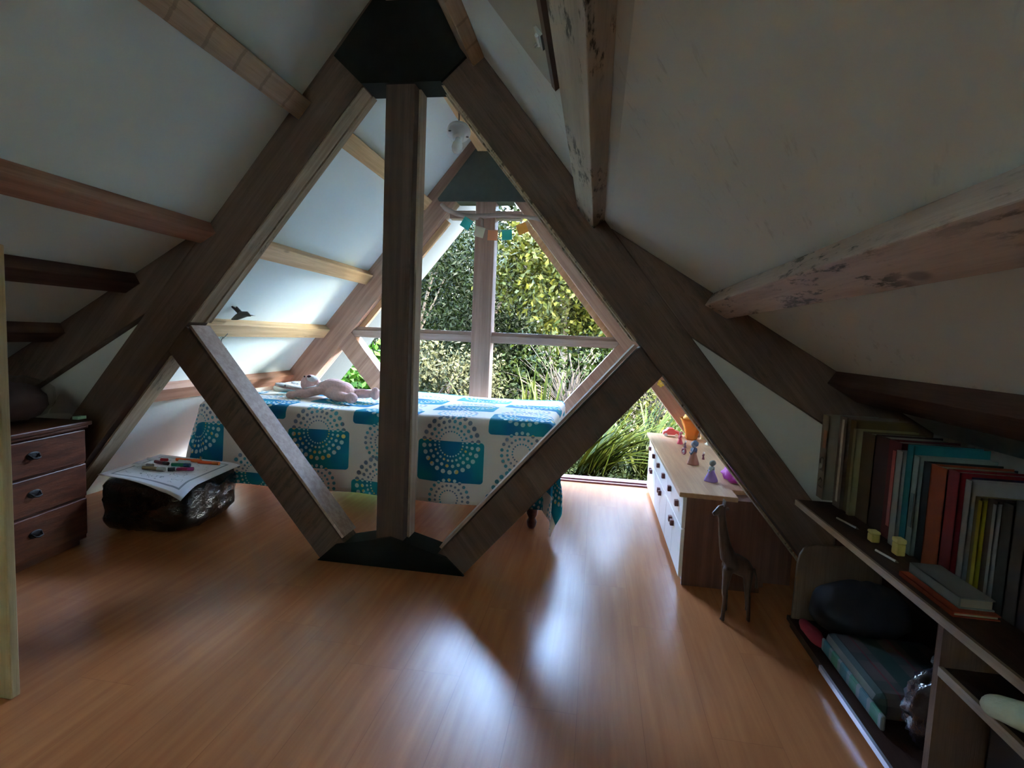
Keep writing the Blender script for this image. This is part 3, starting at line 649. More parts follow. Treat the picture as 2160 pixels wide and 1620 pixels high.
build('hub', G().ell((.555, 3.36, CT+.02), (.008, .008, .008)), P_('toy_silver', (.6, .6, .65), rough=.3, metal=.8), rg, smooth=True)
wt = thing('white_bear_toy', (.775, 3.73, CT), 'little white bear toy near the right edge of the cabinet', 'toy', 'toys on the cabinet')
build('body', G().ell((.775, 3.73, CT+.018), (.02, .018, .02)).ell((.775, 3.73, CT+.047), (.015, .015, .014)).ell((.775, 3.718, CT+.06), (.005, .004, .006)).ell((.775, 3.742, CT+.06), (.005, .004, .006)).ell((.755, 3.72, CT+.008), (.01, .007, .007)).ell((.755, 3.742, CT+.008), (.01, .007, .007)), P_('toy_white_fur', (.82, .78, .72), rough=.8), wt, remesh=.003)
pc = G().ell((.745, 2.80, CT+.03), (.085, .13, .055), fn=crumple(11, .022, 16), n=36, m=20)
pc.v = [(x, y, max(z, CT+.002)) for x, y, z in pc.v]
solo('magenta_cloth', pc, plain('magenta_fabric', (.50, .03, .38), .55, var=.2, vs_=15), (.745, 2.80, CT), 'crumpled bright magenta cloth at the near end of the cabinet', 'cloth', smooth=True)
# ------------------------------------------------------------------ giraffe figurine
gr = thing('giraffe_figurine', (.62, 2.27, 0), 'dark carved wooden giraffe standing on the floor at the end of the cabinet', 'figurine')
M_gir = wood('carved_dark_wood', (.05, .03, .02), (.12, .075, .05), (0, 0, 1), .4)
g = G()
g.tube([(.565, 2.25, .235), (.60, 2.255, .225), (.64, 2.265, .205), (.665, 2.272, .19)], [.03, .042, .04, .026], 12)
g.tube([(.578, 2.25, .24), (.557, 2.245, .30), (.543, 2.243, .37), (.535, 2.24, .425), (.532, 2.24, .448)], [.034, .024, .018, .015, .017], 12)
g.tube([(.545, 2.242, .458), (.528, 2.238, .45), (.508, 2.232, .432), (.497, 2.23, .424)], [.014, .017, .012, .009], 10)
for x, y, tx, ty in ((.572, 2.228, .560, 2.205), (.578, 2.278, .592, 2.30), (.655, 2.245, .664, 2.225), (.662, 2.295, .682, 2.315)):
    g.tube([(x, y, .21), ((x+tx)/2-.004, (y+ty)/2, .115), ((x+tx)/2, (y+ty)/2, .09), (tx, ty, .012), (tx-.003, ty, .0)], [.021, .012, .011, .009, .013], 10)
build('body', g, M_gir, gr, remesh=.006)
for dy in (-.009, .009):
    build('horn', G().tube([(.538, 2.24+dy, .46), (.541, 2.24+dy*1.3, .486)], [.003, .004], 8), plain('horn_blue_grey', (.35, .38, .45), .4), gr, label='pale blue-grey horn')
    build('ear', G().ell((.55, 2.24+dy*2.6, .458), (.005, .014, .006)), M_gir, gr, smooth=True)
build('tail', G().tube([(.685, 2.275, .20), (.698, 2.277, .16), (.70, 2.277, .12)], [.005, .003, .006], 8), M_gir, gr, smooth=True)
# ------------------------------------------------------------------ bookcase (right)
M_shelf = wood('dark_shelf_board', (.03, .013, .009), (.055, .024, .015), (0, 1, 0), .5, spec=.12)
M_edge = wood('pale_shelf_edge', (.22, .155, .09), (.3, .21, .13), (0, 1, 0), .4)
bc = thing('low_bookcase', (1.0, 1.4, 0), 'long low dark bookcase with pale edges along the right wall', 'bookcase')
S0, S1 = .45, 2.22
build('top_board', G().box((.806, S0, .497), (1.20, S1, .518)), M_shelf, bc)
build('edge_trim', G().box((.798, S0, .497), (.806, S1, .518)), M_edge, bc, label='pale front edge of the top board')
build('bottom_board', G().box((.806, S0, .030), (1.20, S1, .048)), M_shelf, bc)
build('metal_trim', G().box((.797, S0, .030), (.806, 1.88, .048)), plain('steel_trim', (.62, .6, .7), .3, metal=.8), bc, label='shiny metal strip along the foot')
build('plinth', G().box((.82, S0, 0), (.84, S1, .030)), M_shelf, bc)
build('back_panel', G().box((1.20, S0, 0), (1.21, S1, .53)), M_shelf, bc)
build('divider', G().box((.806, 1.295, .048), (1.20, 1.315, .497)).box((.798, 1.295, .048), (.806, 1.315, .497)), wood('divider_board', (.11, .06, .04), (.15, .085, .055), (0, 0, 1), spec=.12), bc)
build('middle_shelf', G().box((.806, S0, .388), (1.20, 1.295, .405)), M_shelf, bc)
build('edge_trim', G().box((.796, S0, .386), (.806, 1.295, .407)), M_edge, bc, label='pale front edge of the middle shelf')
build('end_panel', G().box((.95, S1-.014, .048), (1.20, S1, .497)), M_shelf, bc)
rp = [(.812, .05), (.815, .27), (.822, .31), (.835, .335), (.852, .348), (.875, .355), (1.12, .355), (1.12, .05)]
solo('rounded_board', G().prism(rp, 2.185, 2.20), wood('tan_board', (.12, .08, .05), (.16, .11, .07), (0, 0, 1), spec=.12), (.96, 2.19, .05), 'upright tan board with a rounded corner at the far end inside the bookcase', 'board', bevel=.003)
# books standing on the top board
def bookmat(col): return plain('book_cover', tuple(c*.42 for c in col), .6, spec=.15, var=.12, vs_=30)
M_pages = plain('book_pages', (.30, .26, .19), .8, var=.08, vs_=80)
def book(y0, y1, zt, col, lab, x=.93, depth=.2, hard=True, marks=None):
    z0 = .518; t = thing('book', (x+depth/2, (y0+y1)/2, z0), lab, 'book', 'books on the bookcase top')
    c = G(); e = min(.003, (y1-y0)*.2)
    c.box((x, y0, z0), (x+.004, y1, zt)).box((x, y0, z0), (x+depth, y0+e, zt)).box((x, y1-e, z0), (x+depth, y1, zt))
    build('cover', c, bookmat(col), t)
    build('pages', G().box((x+.004, y0+e, z0+.004), (x+depth-.006, y1-e, zt-.006)), M_pages, t)
    if marks:
        for (za, zb, mc, fr) in marks:
            wd = (y1-y0)*fr/2; ym = (y0+y1)/2
            build('spine_mark', G().box((x-.0012, ym-wd, za), (x, ym+wd, zb)), plain('spine_ink', mc, .6), t)
    return t
bk = [(2.245, 2.305, .85, (.50, .42, .31), 'cream book with dark numeral marks, leftmost in the row', .905, None),
      (2.13, 2.19, .86, (.36, .25, .19), 'grey-brown tall book second from the left end', .92, [(.54, .85, (.5, .4, .3), .25)]),
      (2.08, 2.125, .855, (.26, .17, .06), 'ochre brown book left of the yellow-edged one', .93, None),
      (2.055, 2.075, .83, (.55, .45, .2), 'thin yellow-edged booklet before the dark brown volumes', .92, None),
      (1.965, 2.05, .825, (.20, .14, .07), 'wide olive-brown book near the left of the row', .94, None),
      (1.87, 1.96, .83, (.10, .045, .04), 'wide very dark brown book left of the maroon one', .94, None),
      (1.795, 1.865, .83, (.22, .03, .03), 'maroon book just left of the white and turquoise books', .935, [(.56, .8, (.35, .06, .05), .25)]),
      (1.757, 1.79, .81, (.62, .62, .58), 'slim white book left of the turquoise one', .92, None),
      (1.722, 1.754, .835, (.03, .36, .42), 'turquoise book between two pale books', .93, None),
      (1.69, 1.719, .81, (.45, .55, .50), 'pale mint book right of the turquoise one', .93, [(.6, .7, (.05, .1, .12), .5)]),
      (1.63, 1.686, .80, (.02, .035, .05), 'black-blue book between the mint and the red book', .94, None),
      (1.555, 1.625, .805, (.52, .10, .03), 'orange-red tall book in the middle of the row', .925, None),
      (1.505, 1.552, .808, (.36, .02, .03), 'crimson tall book right of the orange-red one', .925, None),
      (1.478, 1.502, .80, (.03, .02, .08), 'thin dark violet book right of the crimson one', .95, None),
      (1.452, 1.475, .80, (.50, .47, .46), 'pale grey book with bright edge', .92, None),
      (1.433, 1.45, .765, (.36, .28, .12), 'thin khaki book left of the yellow spine', .93, None),
      (1.418, 1.431, .76, (.62, .5, .04), 'very thin yellow-spined book', .925, None),
      (1.385, 1.416, .77, (.13, .09, .08), 'dark grey-brown book right of the yellow spine', .935, None),
      (1.372, 1.383, .765, (.45, .45, .45), 'very thin silver-edged book', .925, None),
      (1.335, 1.370, .775, (.09, .09, .08), 'charcoal book right of the silver-edged one', .935, None),
      (1.295, 1.332, .79, (.11, .10, .10), 'dark grey book near the right frame edge', .935, None),
      (1.25, 1.292, .80, (.08, .05, .05), 'dark brown book at the right frame edge', .935, None),
      (1.20, 1.247, .80, (.13, .08, .06), 'brown book beyond the right frame edge', .935, None)]
for (a, b_, zt, col, lab, x, mk) in bk:
    t = book(a, b_, zt, col, lab, x, marks=mk)
    if 'numeral' in lab:
        ym = (a+b_)/2; gk = G(); r_ = .016
        def stroke(pts, w_=.003):
            for (p, q) in zip(pts[:-1], pts[1:]):
                gk.tube([(x-.001, ym-p[0], p[1]), (x-.001, ym-q[0], q[1])], w_*.6, 6)
        stroke([(-r_*math.cos(t_), .665+r_*math.sin(t_)) for t_ in [i*math.pi/5 for i in range(-1, 5)]] + [(r_*.6, .645), (-r_, .630), (r_, .630)])
        stroke([(-r_, .585), (0, .600), (r_*.8, .590), (.2*r_, .575), (-r_, .565), (r_, .562)])
        build('spine_lettering', gk, plain('spine_dark_ink', (.10, .07, .05), .6), t)
        build('spine_patch', G().box((x-.0012, ym-.02, .72), (x, ym+.008, .79)), plain('faded_red', (.32, .15, .08), .7), t)
def flatbook(x0, x1, y0, y1, z0, z1, col, lab):
    t = thing('book', ((x0+x1)/2, (y0+y1)/2, z0), lab, 'book', 'books lying on the bookcase top')
    build('cover', G().box((x0, y0, z0), (x1, y1, z0+.003)).box((x0, y0, z1-.003), (x1, y1, z1)).box((x0, y0, z0), (x0+.003, y1, z1)), bookmat(col), t)
    build('pages', G().box((x0+.004, y0+.004, z0+.003), (x1-.003, y1-.004, z1-.003)), M_pages, t)
flatbook(.822, .918, 1.31, 1.53, .518, .530, (.6, .09, .03), 'thin orange-red book lying flat under the grey one')
flatbook(.845, .918, 1.33, 1.53, .530, .556, (.42, .45, .42), 'grey-green book lying flat on the orange-red one')
for x, y, h, lab in ((.88, 1.79, .035, 'tiny yellow box standing in front of the maroon book'), (.90, 1.69, .05, 'yellow rounded pencil sharpener box before the turquoise book')):
    t = thing('yellow_box', (x, y, .518), lab, 'box')
    build('body', G().box((x-.012, y-.016, .518), (x+.012, y+.016, .518+h*.72)), plain('yellow_plastic', (.55, .42, .10), .5), t, bevel=.004)
    build('lid', G().box((x-.013, y-.017, .518+h*.72), (x+.013, y+.017, .518+h)), plain('yellow_plastic_lid', (.62, .5, .16), .5), t, bevel=.004)
for x0, y0, x1, y1, lab in ((.86, 2.0, .88, 1.90, 'slim silver pencil lying left of the tiny yellow box'), (.845, 1.70, .86, 1.62, 'slim silver pencil lying before the black-blue book')):
    t = thing('pencil', (x0, y0, .518), lab, 'pencil')
    build('shaft', G().tube([(x0, y0, .522), (x1, y1, .522)], .0035, 6), plain('silver_paint', (.6, .6, .6), .35, metal=.5), t)
    build('tip', G().tube([(x1, y1, .522), (x1+(x1-x0)*.12, y1+(y1-y0)*.12, .522)], [.0035, .0008], 6), plain('pencil_lead', (.08, .07, .06), .5), t)
# inside the bookcase
cu = G().ell((1.0, 2.075, .16), (.17, .09, .11), fn=crumple(21, .02, 8), n=32, m=18); cu.v = [(x, y, max(z, .05)) for x, y, z in cu.v]
solo('dark_cushion', cu, plain('dark_navy_fabric', (.012, .014, .022), .9), (1.0, 2.075, .05), 'dark navy cushion in front of the tan rounded board', 'cushion', smooth=True)
rc = G().ell((.84, 2.06, .066), (.030, .10, .016), fn=crumple(31, .006, 20), n=20, m=10); rc.v = [(x, y, max(z, .049)) for x, y, z in rc.v]
solo('red_cloth', rc, plain('dark_crimson_fabric', (.28, .02, .04), .8), (.84, 2.06, .05), 'strip of crimson cloth poking out at the foot of the bookcase', 'cloth', smooth=True)
def plaid():
    m, n, b = newmat('plaid_fabric'); N = NB(n); P = N.geo(); s = N.sep(P)
    def st(v, per, wd, off): return N.m('LESS_THAN', N.m('FRACT', N.m('DIVIDE', N.m('ADD', v, off), per)), wd)
    c = N.mix(st(s[0], .12, .45, .02), (.10, .075, .065, 1), (.025, .045, .035, 1))
    c = N.mix(N.m('MULTIPLY', st(s[1], .15, .3, .0), .6), c, (.02, .04, .03, 1))
    c = N.mix(st(s[0], .12, .05, .05), c, (.16, .03, .035, 1))
    n.links.new(c, b.inputs['Base Color']); b.inputs['Roughness'].default_value = .4; b.inputs['Coat Weight'].default_value = .2; return m
def stripe():
    m, n, b = newmat('teal_striped_binding'); N = NB(n); P = N.geo(); s = N.sep(P)
    c = N.mix(N.m('LESS_THAN', N.m('FRACT', N.m('DIVIDE', s[1], .13)), .5), (.015, .10, .11, 1), (.02, .14, .07, 1))
    c = N.mix(N.m('LESS_THAN', N.m('FRACT', N.m('DIVIDE', s[1], .065)), .3), c, (.13, .16, .155, 1))
    n.links.new(c, b.inputs['Base Color']); b.inputs['Roughness'].default_value = .5; return m
pl = thing('plaid_blanket', (1.0, 1.73, .048), 'folded plaid blanket with teal striped edge on the bottom shelf', 'blanket')
build('fold', G().box((.845, 1.61, .05), (1.17, 1.98, .125)), plaid(), pl, bevel=.025)
build('binding', G().box((.835, 1.56, .056), (.848, 1.97, .10)), stripe(), pl, bevel=.006, label='teal and green striped edge')
bl = G().ell((.945, 1.505, .165), (.085, .085, .115), fn=crumple(41, .018, 22), n=48, m=28); bl.v = [(x, y, max(z, .049)) for x, y, z in bl.v]
bg_ = thing('crinkled_bag', (.945, 1.505, .048), 'crinkled shiny dark plastic bag in front of the plaid blanket', 'bag')
build('bag_body', bl, plasticmat('dark_crinkled_plastic', (.03, .022, .03), 1, .15), bg_, smooth=True)
build('bag_knot', G().tube([(.945, 1.505, .27), (.94, 1.505, .295), (.93, 1.50, .31)], [.03, .012, .025], 10), plasticmat('dark_crinkled_plastic_knot', (.03, .022, .03), 1, .15), bg_, smooth=True)
paw = G().tube([(.795, 1.13, .432), (.82, 1.10, .435), (.86, 1.05, .44), (.92, .99, .445), (1.0, .92, .45)], [.022, .028, .028, .032, .04], 14).ell((.80, 1.125, .43), (.028, .026, .023)).ell((1.03, .89, .475), (.07, .07, .07))
solo('pale_plush_toy', paw, plain('pale_green_plush', (.55, .60, .48), .95, var=.15, vs_=40, bumpy=.5), (.92, 1.0, .405), 'pale green-white plush toy with one limb over the middle shelf edge', 'toy', remesh=.008)
solo('dark_storage_crate', G().box((.87, .55, .05), (1.18, 1.24, .36)), plain('black_crate', (.012, .01, .01), .6), (1.02, .9, .05), 'black crate under the middle shelf at the lower right', 'crate', bevel=.01)
# ------------------------------------------------------------------ light fitting
lf = thing('light_bulb_holder', (-.82, 3.0, 2.21), 'round white lampholder with clear bulb under the alcove ridge', 'lamp')
M_wp = plain('white_bakelite', (.8, .82, .82), .35); Mt = Matrix.Rotation(-.55, 4, 'X') @ Matrix.Rotation(-.1, 4, 'Y')
build('rose', G().lathe((-.82, 3.0, 2.215), [(.064, .012), (.066, 0), (.060, -.012), (.036, -.018), (.032, -.05), (.028, -.052)][::-1], 28, M=Mt), M_wp, lf, smooth=True, label='white round base')
for a in (.5, .5+math.pi): build('screw_slot', G().ell(Vector((-.82, 3.0, 2.215)) + Mt @ Vector((.05*math.cos(a), .05*math.sin(a), -.014)), (.009, .007, .003)), plain('slot_dark', (.1, .1, .1), .5), lf, smooth=True)
m_, n_0, b_0 = newmat('bulb_glass'); b_0.inputs['Base Color'].default_value = (.95, .96, .92, 1); b_0.inputs['Roughness'].default_value = .25; b_0.inputs['Transmission Weight'].default_value = .5; b_0.inputs['IOR'].default_value = 1.2
build('bulb', G().lathe(Vector((-.82, 3.0, 2.215)) + Mt @ Vector((0, 0, -.05)), [(.014, 0), (.016, -.02), (.026, -.045), (.031, -.07), (.027, -.092), (.014, -.106), (.003, -.109)][::-1], 20, M=Mt), m_, lf, smooth=True)
build('cord', G().tube([(-.82, 3.0, 2.225), (-.822, 3.005, 2.30), (-.835, 3.02, 2.40), (-.85, 3.03, 2.49)], .004, 8), plain('brown_cord', (.12, .07, .05), .6), lf)
# ------------------------------------------------------------------ driftwood branch and bunting on the far truss
br = thing('driftwood_branch', (-.78, 4.06, 2.0), 'grey driftwood branch fixed across the top of the garden window', 'branch')
M_drift = wood('driftwood', (.30, .23, .19), (.45, .36, .31), (1, 0, 0), .8)
y = 4.065
g = G().tube([(-1.235, y+.03, 2.09), (-1.19, y, 2.05), (-1.114, y, 2.015), (-1.03, y, 1.997), (-.948, y, 1.993), (-.85, y, 2.003), (-.751, y, 2.008), (-.608, y, 2.000), (-.50, y, 1.985), (-.42, y, 1.955), (-.37, y+.02, 1.92)], [.014, .019, .018, .019, .022, .017, .016, .015, .014, .012, .009], 12)
g.tube([(-.93, y, 1.992), (-.905, y-.005, 1.965), (-.905, y-.006, 1.94), (-.895, y-.006, 1.915)], [.018, .013, .012, .007], 10)
build('limb', g, M_drift, br, smooth=True)
build('wall_fixing', G().box((-1.01, 4.06, 2.0), (-1.0, 4.12, 2.01)).box((-.6, 4.06, 2.0), (-.59, 4.12, 2.01)), M_metal, br)
bu = thing('paper_bunting', (-.8, 4.04, 1.9), 'string of five small coloured paper squares hanging below the branch', 'bunting')
sp = [(-1.035, 2.0), (-1.019, 1.965), (-.918, 1.908), (-.816, 1.885), (-.708, 1.89), (-.596, 1.935), (-.53, 1.985)]
build('string', G().tube([(x, 4.035, z) for x, z in sp], .0012, 5), plain('string', (.4, .38, .32), .8), bu)
for (x, z), a, col, lab in zip([(-1.019, 1.938), (-.918, 1.876), (-.816, 1.853), (-.708, 1.858), (-.596, 1.905)], [-.55, -.25, -.03, .05, .4],
                               [(.05, .55, .50), (.75, .70, .52), (.82, .32, .15), (.05, .58, .48), (.9, .38, .06)], ['teal flag at left', 'cream flag', 'coral flag', 'teal flag right of the coral one', 'orange flag']):
    M = Matrix.Translation((x, 4.035, z)) @ Matrix.Rotation(-a, 4, 'Y')
    build('flag', G().box((-.038, -.0008, -.038), (.038, .0008, .038), M), plain('paper_flag', col, .7), bu, label=lab)
# ------------------------------------------------------------------ ornaments and stickers
bd = thing('bird_ornament', (-2.10, 2.95, 1.16), 'dark bird ornament perched on the alcove batten', 'ornament')
bx, by, bz = -2.10, 2.93, 1.165
M_bird = plain('bird_dark', (.06, .055, .05), .6, var=.2)
build('body', G().tube([(bx+.075, by, bz-.005), (bx+.05, by, bz+.005), (bx+.015, by, bz-.0), (bx-.02, by, bz-.018), (bx-.05, by, bz-.03)], [.004, .016, .022, .016, .004], 12), plain('bird_grey', (.16, .16, .14), .6), bd, smooth=True)
build('beak', G().tube([(bx+.07, by, bz), (bx+.105, by, bz-.004)], [.004, .001], 8), plain('beak_white', (.7, .72, .7), .5), bd, smooth=True)
for sgn in (-1, 1): build('wing', G().add([(bx+.025, by, bz+.008), (bx-.01, by, bz+.005), (bx-.05-.01*sgn, by+sgn*.03, bz+.05), (bx-.03, by+sgn*.02, bz+.045), (bx+.025, by, bz+.012), (bx-.01, by, bz+.009), (bx-.05-.01*sgn, by+sgn*.03, bz+.054), (bx-.03, by+sgn*.02, bz+.049)], [(0,1,2,3),(7,6,5,4),(0,4,5,1),(1,5,6,2),(2,6,7,3),(3,7,4,0)]), M_bird, bd)
wo = thing('hanging_wire_ornament', (-2.23, 2.93, 1.0), 'small grey wire figure hanging below the bird batten', 'ornament')
M_wire = plain('grey_wire', (.28, .29, .27), .5, metal=.5)
wx, wy = -2.225, 2.93
build('wire_body', G().tube([(wx+.05, wy, 1.09), (wx+.03, wy, 1.05), (wx, wy, 1.02)], .0015, 6).tube([(wx-.02, wy, 1.03), (wx-.005, wy, 1.01), (wx, wy, .98)], .003, 6).tube([(wx+.02, wy, 1.03), (wx+.008, wy, 1.01), (wx+.008, wy, .98)], .003, 6).tube([(wx+.05, wy, 1.05), (wx+.02, wy, 1.02)], .002, 6), M_wire, wo)
build('pendant', G().ell((wx-.002, wy, .955), (.016, .012, .035)).tube([(wx, wy, .965), (wx+.045, wy, .962)], [.006, .001], 6), plain('pale_pendant', (.5, .5, .44), .6), wo, smooth=True)
def sticker(x, z, col, col2, lab, rot):
    t = thing('paper_flower', (x, 4.128, z), lab, 'decoration')
    g = G()
    for k in range(5):
        a = rot+k*2*math.pi/5; g.ell((x+.016*math.cos(a), 4.127, z+.016*math.sin(a)), (.013, .002, .013), n=12, m=6)
    build('petals', g, plain('petal_paper', col, .7), t, smooth=True)
    build('centre', G().ell((x, 4.1245, z), (.008, .002, .008), n=12, m=6), plain('petal_centre', col2, .7), t, smooth=True)
sticker(.418, .872, (.9, .38, .08), (.9, .6, .2), 'orange paper flower on the right leg of the far truss', .3)
sticker(.484, .808, (.78, .62, .08), (.9, .75, .3), 'yellow paper flower on the far truss, below the orange one', .9)
# ------------------------------------------------------------------ garden
def leafmat(name, c1, c2, rough=.35, trans=.25):
    m, n, b = newmat(name); N = NB(n)
    ri_ = N.noise(N.geo(), 9, 2)
    n.links.new(N.mix(N.ramp(ri_, .3, .7), c4(c1), c4(c2)), b.inputs['Base Color'])
    b.inputs['Roughness'].default_value = rough+.15; b.inputs['Specular IOR Level'].default_value = .03
    return m
def leaves(name, c, r, n, size, seed, mat, parent, asp=.45, clusters=0, spread=.2, shell=.5, droop=0):
    rg_ = np.random.default_rng(seed)
    def inside(k, sh):
        d = rg_.normal(size=(k, 3)); d /= np.linalg.norm(d, axis=1)[:, None]
        rad = sh + (1-sh)*rg_.random(k)**.5; return d*rad[:, None]*np.array(r)
    if clusters:
        cc = inside(clusters, shell); p = cc[rg_.integers(0, clusters, n)] + rg_.normal(size=(n, 3))*spread
    else: p = inside(n, shell)
    p = p + np.array(c)
    a = rg_.normal(size=(n, 3)); a[:, 2] -= droop; a /= np.linalg.norm(a, axis=1)[:, None]
    b = np.cross(a, rg_.normal(size=(n, 3))); b /= np.linalg.norm(b, axis=1)[:, None]
    nn = np.cross(a, b)
    s = size*(.6+.8*rg_.random(n))[:, None]
    v = np.stack([p, p+a*s*.5+b*s*asp*.5+nn*s*.06, p+a*s, p+a*s*.5-b*s*asp*.5+nn*s*.06], 1).reshape(-1, 3)
    v[:, 2] = np.maximum(v[:, 2], -.44)
    L = np.array(wloc(parent)) if parent else np.zeros(3); v = v - L
    me = bpy.data.meshes.new(name)
    me.vertices.add(4*n); me.vertices.foreach_set('co', v.astype(np.float32).ravel())
    idx = np.arange(4*n).reshape(-1, 4)
    tri = np.concatenate([idx[:, [0, 1, 2]], idx[:, [0, 2, 3]]], 1).ravel()
    me.loops.add(len(tri)); me.loops.foreach_set('vertex_index', tri.astype(np.int32))
    me.polygons.add(2*n); me.polygons.foreach_set('loop_start', (np.arange(2*n)*3).astype(np.int32))
    try: me.polygons.foreach_set('loop_total', np.full(2*n, 3, np.int32))
    except Exception: pass
    me.update(calc_edges=True); me.validate()
    me.materials.append(mat); o = bpy.data.objects.new(name, me); COL.objects.link(o); o.parent = parent
    return o
GZ = -.45
M_trunk = wood('bark', (.02, .016, .012), (.045, .038, .03), (0, 0, 1), .9, spec=.05)
def tree(nm, c, r, n, size, seed, mat, lab, cat='tree', grp=None, asp=.45, clusters=120, spread=.18, shell=.5, branches=7, tr=.07, twigs=0):
    t = thing(nm, (c[0], c[1], GZ), lab, cat, grp)
    rr = random.Random(seed)
    g = G().tube([(c[0], c[1], GZ), (c[0]+.05, c[1], (GZ+c[2])/2), (c[0], c[1], c[2])], [tr, tr*.8, tr*.5], 10)
    for k in range(branches+twigs):
        a = rr.uniform(0, 2*math.pi); el = rr.uniform(-.3, 1.2); f = rr.uniform(.6, 1.0)
        e = Vector((c[0]+r[0]*f*math.cos(a)*math.cos(el), c[1]+r[1]*f*math.sin(a)*math.cos(el), c[2]+r[2]*f*math.sin(el)))
        s = Vector((c[0], c[1], c[2]-r[2]*.4)) ; mid = (s+e)/2 + Vector((rr.uniform(-.1, .1), rr.uniform(-.1, .1), rr.uniform(0, .15)))
        th = tr*.4 if k < branches else .008
        g.tube([s, mid, e], [th, th*.6, th*.25], 6)
    build('trunk', g, M_trunk, t)
    leaves('foliage', c, r, n, size, seed, mat, t, asp, clusters, spread, shell)
    return t
M_dark = leafmat('dark_leaves', (0.0008, 0.0016, 0.0002), (0.0021, 0.0037, 0.0004), .4)
M_mid = leafmat('green_leaves', (0.0016, 0.0035, 0.0003), (0.0051, 0.0076, 0.0007), .35)
M_bright = leafmat('yellow_green_leaves', (0.0053, 0.0075, 0.0008), (0.0149, 0.0143, 0.0019), .35)
M_pale = leafmat('grey_green_leaves', (0.0080, 0.0088, 0.0038), (0.0152, 0.0161, 0.0068), .5)
M_citrus = leafmat('citrus_leaves', (0.0045, 0.0150, 0.0015), (0.0135, 0.0360, 0.0030), .25)
gt = 'garden trees behind the window'
tag(solo('ground', G().slabz([(-30, 4.4), (30, 4.4), (30, 45), (-30, 45)], GZ-.05, GZ), plain('garden_ground', (.012, .016, .007), 1.0, spec=0, var=.4, vs_=6), (0, 15, GZ), 'dark garden ground outside the window', 'ground'), kind='structure')
tree('dark_evergreen', (-3.3, 9.6, 1.7), (1.25, 1.0, 1.7), 16000, .10, 11, M_dark, 'dark evergreen tree seen left of the window post', grp=gt, asp=.3)
tree('dark_evergreen', (-2.1, 10.6, 2.0), (1.0, .8, 1.5), 12000, .10, 12, M_dark, 'dark evergreen directly behind the window post', grp=gt, asp=.3)
tree('bright_tree', (-.55, 8.4, 2.05), (1.15, .9, 1.0), 11000, .10, 13, M_bright, 'sunlit yellow-green tree filling the upper right window pane', grp=gt, shell=.3, spread=.15)
tree('bright_tree', (.6, 8.9, 1.6), (.9, .8, .9), 8000, .10, 14, M_mid, 'mid-green tree at the right edge of the upper window pane', grp=gt, shell=.3)
for k, (x, z, rz_) in enumerate(((-7.6, 1.7, 3.0), (-5.4, 1.6, 3.1), (-3.2, 1.6, 3.0), (-1.0, 1.6, 2.9), (1.2, 1.5, 2.8), (3.4, 1.4, 2.6), (5.6, 1.2, 2.4))):
    tree('background_tree', (x, 13.2, z), (1.45, 1.0, rz_), 11000, .19, 30+k, M_dark, ['dark background tree at the far left of the garden', 'dark background tree behind the left evergreen', 'dark background tree left of the window post', 'dark background tree behind the bright tree', 'dark background tree right of the bright tree', 'dark background tree behind the cabinet side', 'dark background tree at the far right of the garden'][k], grp='dark trees at the back of the garden', clusters=160, spread=.3)
tree('pale_shrub', (-2.05, 6.9, .25), (.95, .6, .75), 12000, .055, 21, M_pale, 'rounded grey-green shrub low behind the bed', 'shrub', asp=.5, clusters=140, spread=.09, shell=.6)
tree('twiggy_shrub', (-.35, 7.2, .42), (1.1, .5, .75), 3500, .07, 22, M_mid, 'loose dark shrub with bare twigs above the flax', 'shrub', clusters=90, spread=.12, shell=.3, twigs=70)
tree('twiggy_shrub', (.75, 7.0, .35), (.75, .5, .75), 5000, .055, 24, M_bright, 'fine-leaved yellowish shrub behind the big flax', 'shrub', clusters=110, spread=.1, shell=.3, twigs=40)
lt = tree('lemon_tree', (-3.15, 6.1, .55), (.62, .45, .65), 2600, .11, 23, M_citrus, 'glossy green lemon tree in the lower left window pane', 'tree', asp=.55, clusters=60, spread=.12)
for k, (x, y, z) in enumerate(((-2.93, 5.72, .60), (-2.98, 5.75, .52))):
    build('lemon', G().ell((x, y, z), (.028, .028, .05), n=12, m=8), plain('lemon_skin', (.85, .72, .03), .4), lt, smooth=True)
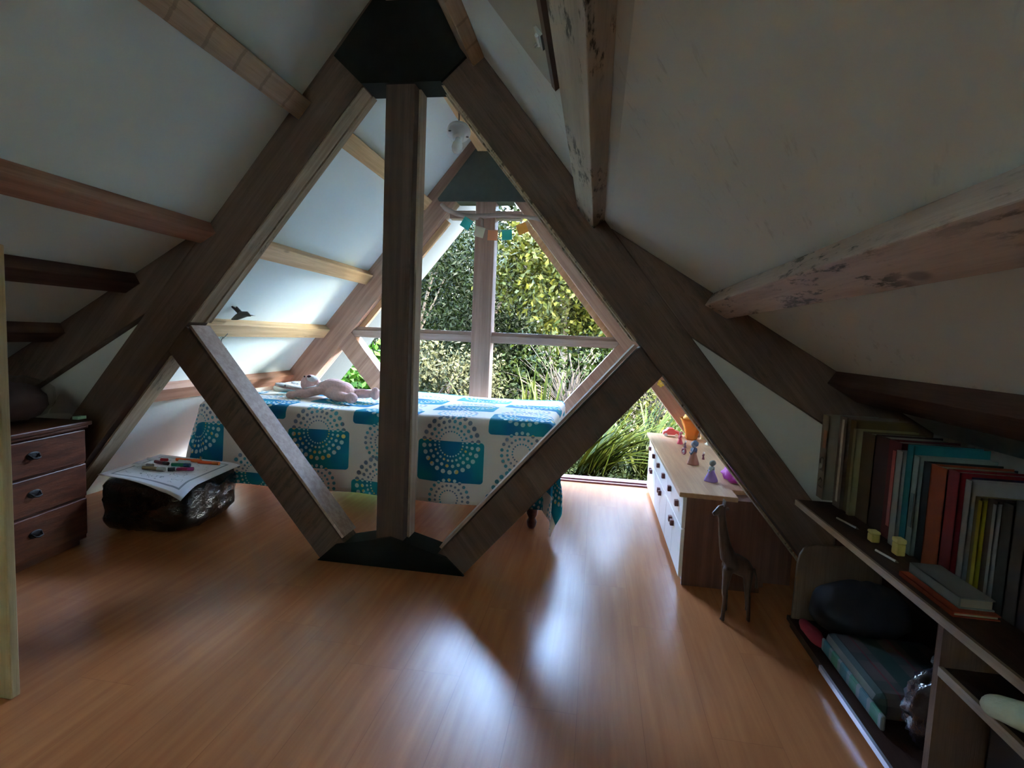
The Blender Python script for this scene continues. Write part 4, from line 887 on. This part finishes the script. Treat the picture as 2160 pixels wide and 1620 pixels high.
def flax(x, y, n, ln, lean, seed, mat, lab, wd=.055, up=.5, sp_=.75):
    rr = random.Random(seed); g = G()
    t = thing('flax_plant', (x, y, GZ), lab, 'plant', 'flax plants outside')
    for k in range(n):
        a = rr.gauss(lean, sp_); L = ln*rr.uniform(.65, 1.1); tilt = abs(rr.gauss(up, .22)) + .08; w0 = wd*rr.uniform(.7, 1.2)
        bx_, by_ = x+rr.uniform(-.16, .16), y+rr.uniform(-.12, .12); d = Vector((math.cos(a), math.sin(a)*.8, 0)); p = Vector((bx_, by_, GZ)); side = Vector((-d.y, d.x, 0)).normalized()
        ang_ = math.pi/2 - tilt*.5; pts = []; ns = 8; bend = rr.uniform(.3, .9)*tilt*1.6
        vs_l = []
        for i in range(ns+1):
            s = i/ns; wq = w0*(.55+.9*s if s < .4 else .91*(1-(s-.4)/.62)**.7)
            up_ = Vector((0, 0, 1)); dd = d*math.cos(ang_) + up_*math.sin(ang_)
            nrm_ = dd.cross(side).normalized()
            vs_l += [p+side*wq*.5+nrm_*wq*.15, p, p-side*wq*.5+nrm_*wq*.15]
            p = p+dd*(L/ns); ang_ -= bend/ns
        fs = []
        for i in range(ns):
            o = i*3; fs += [(o, o+1, o+4, o+3), (o+1, o+2, o+5, o+4)]
        g.add(vs_l, fs)
    build('blades', g, mat, t, smooth=True)
M_flax = leafmat('flax_leaves', (0.0044, 0.0086, 0.0011), (0.0163, 0.0202, 0.0026), .3)
flax(-.05, 5.75, 90, 1.15, .1, 5, M_flax, 'big flax clump outside the floor-level opening, leaves leaning right', up=.85, sp_=.5)
flax(.55, 5.95, 70, 1.15, .4, 6, M_flax, 'big flax clump behind the white cabinet', up=.8, sp_=.6)
flax(-.62, 6.1, 26, 1.25, 1.5, 7, M_flax, 'upright flax clump seen above the right end of the bed', up=.12)
flax(-1.25, 6.0, 16, 1.15, 2.2, 8, M_flax, 'small flax clump right of the window post', up=.35)
tag(leaves('grass', (-.3, 6.1, GZ+.05), (3.0, 1.5, .14), 16000, .09, 77, M_mid, None, asp=.2), 'low green ground cover outside the threshold', 'grass', kind='stuff')
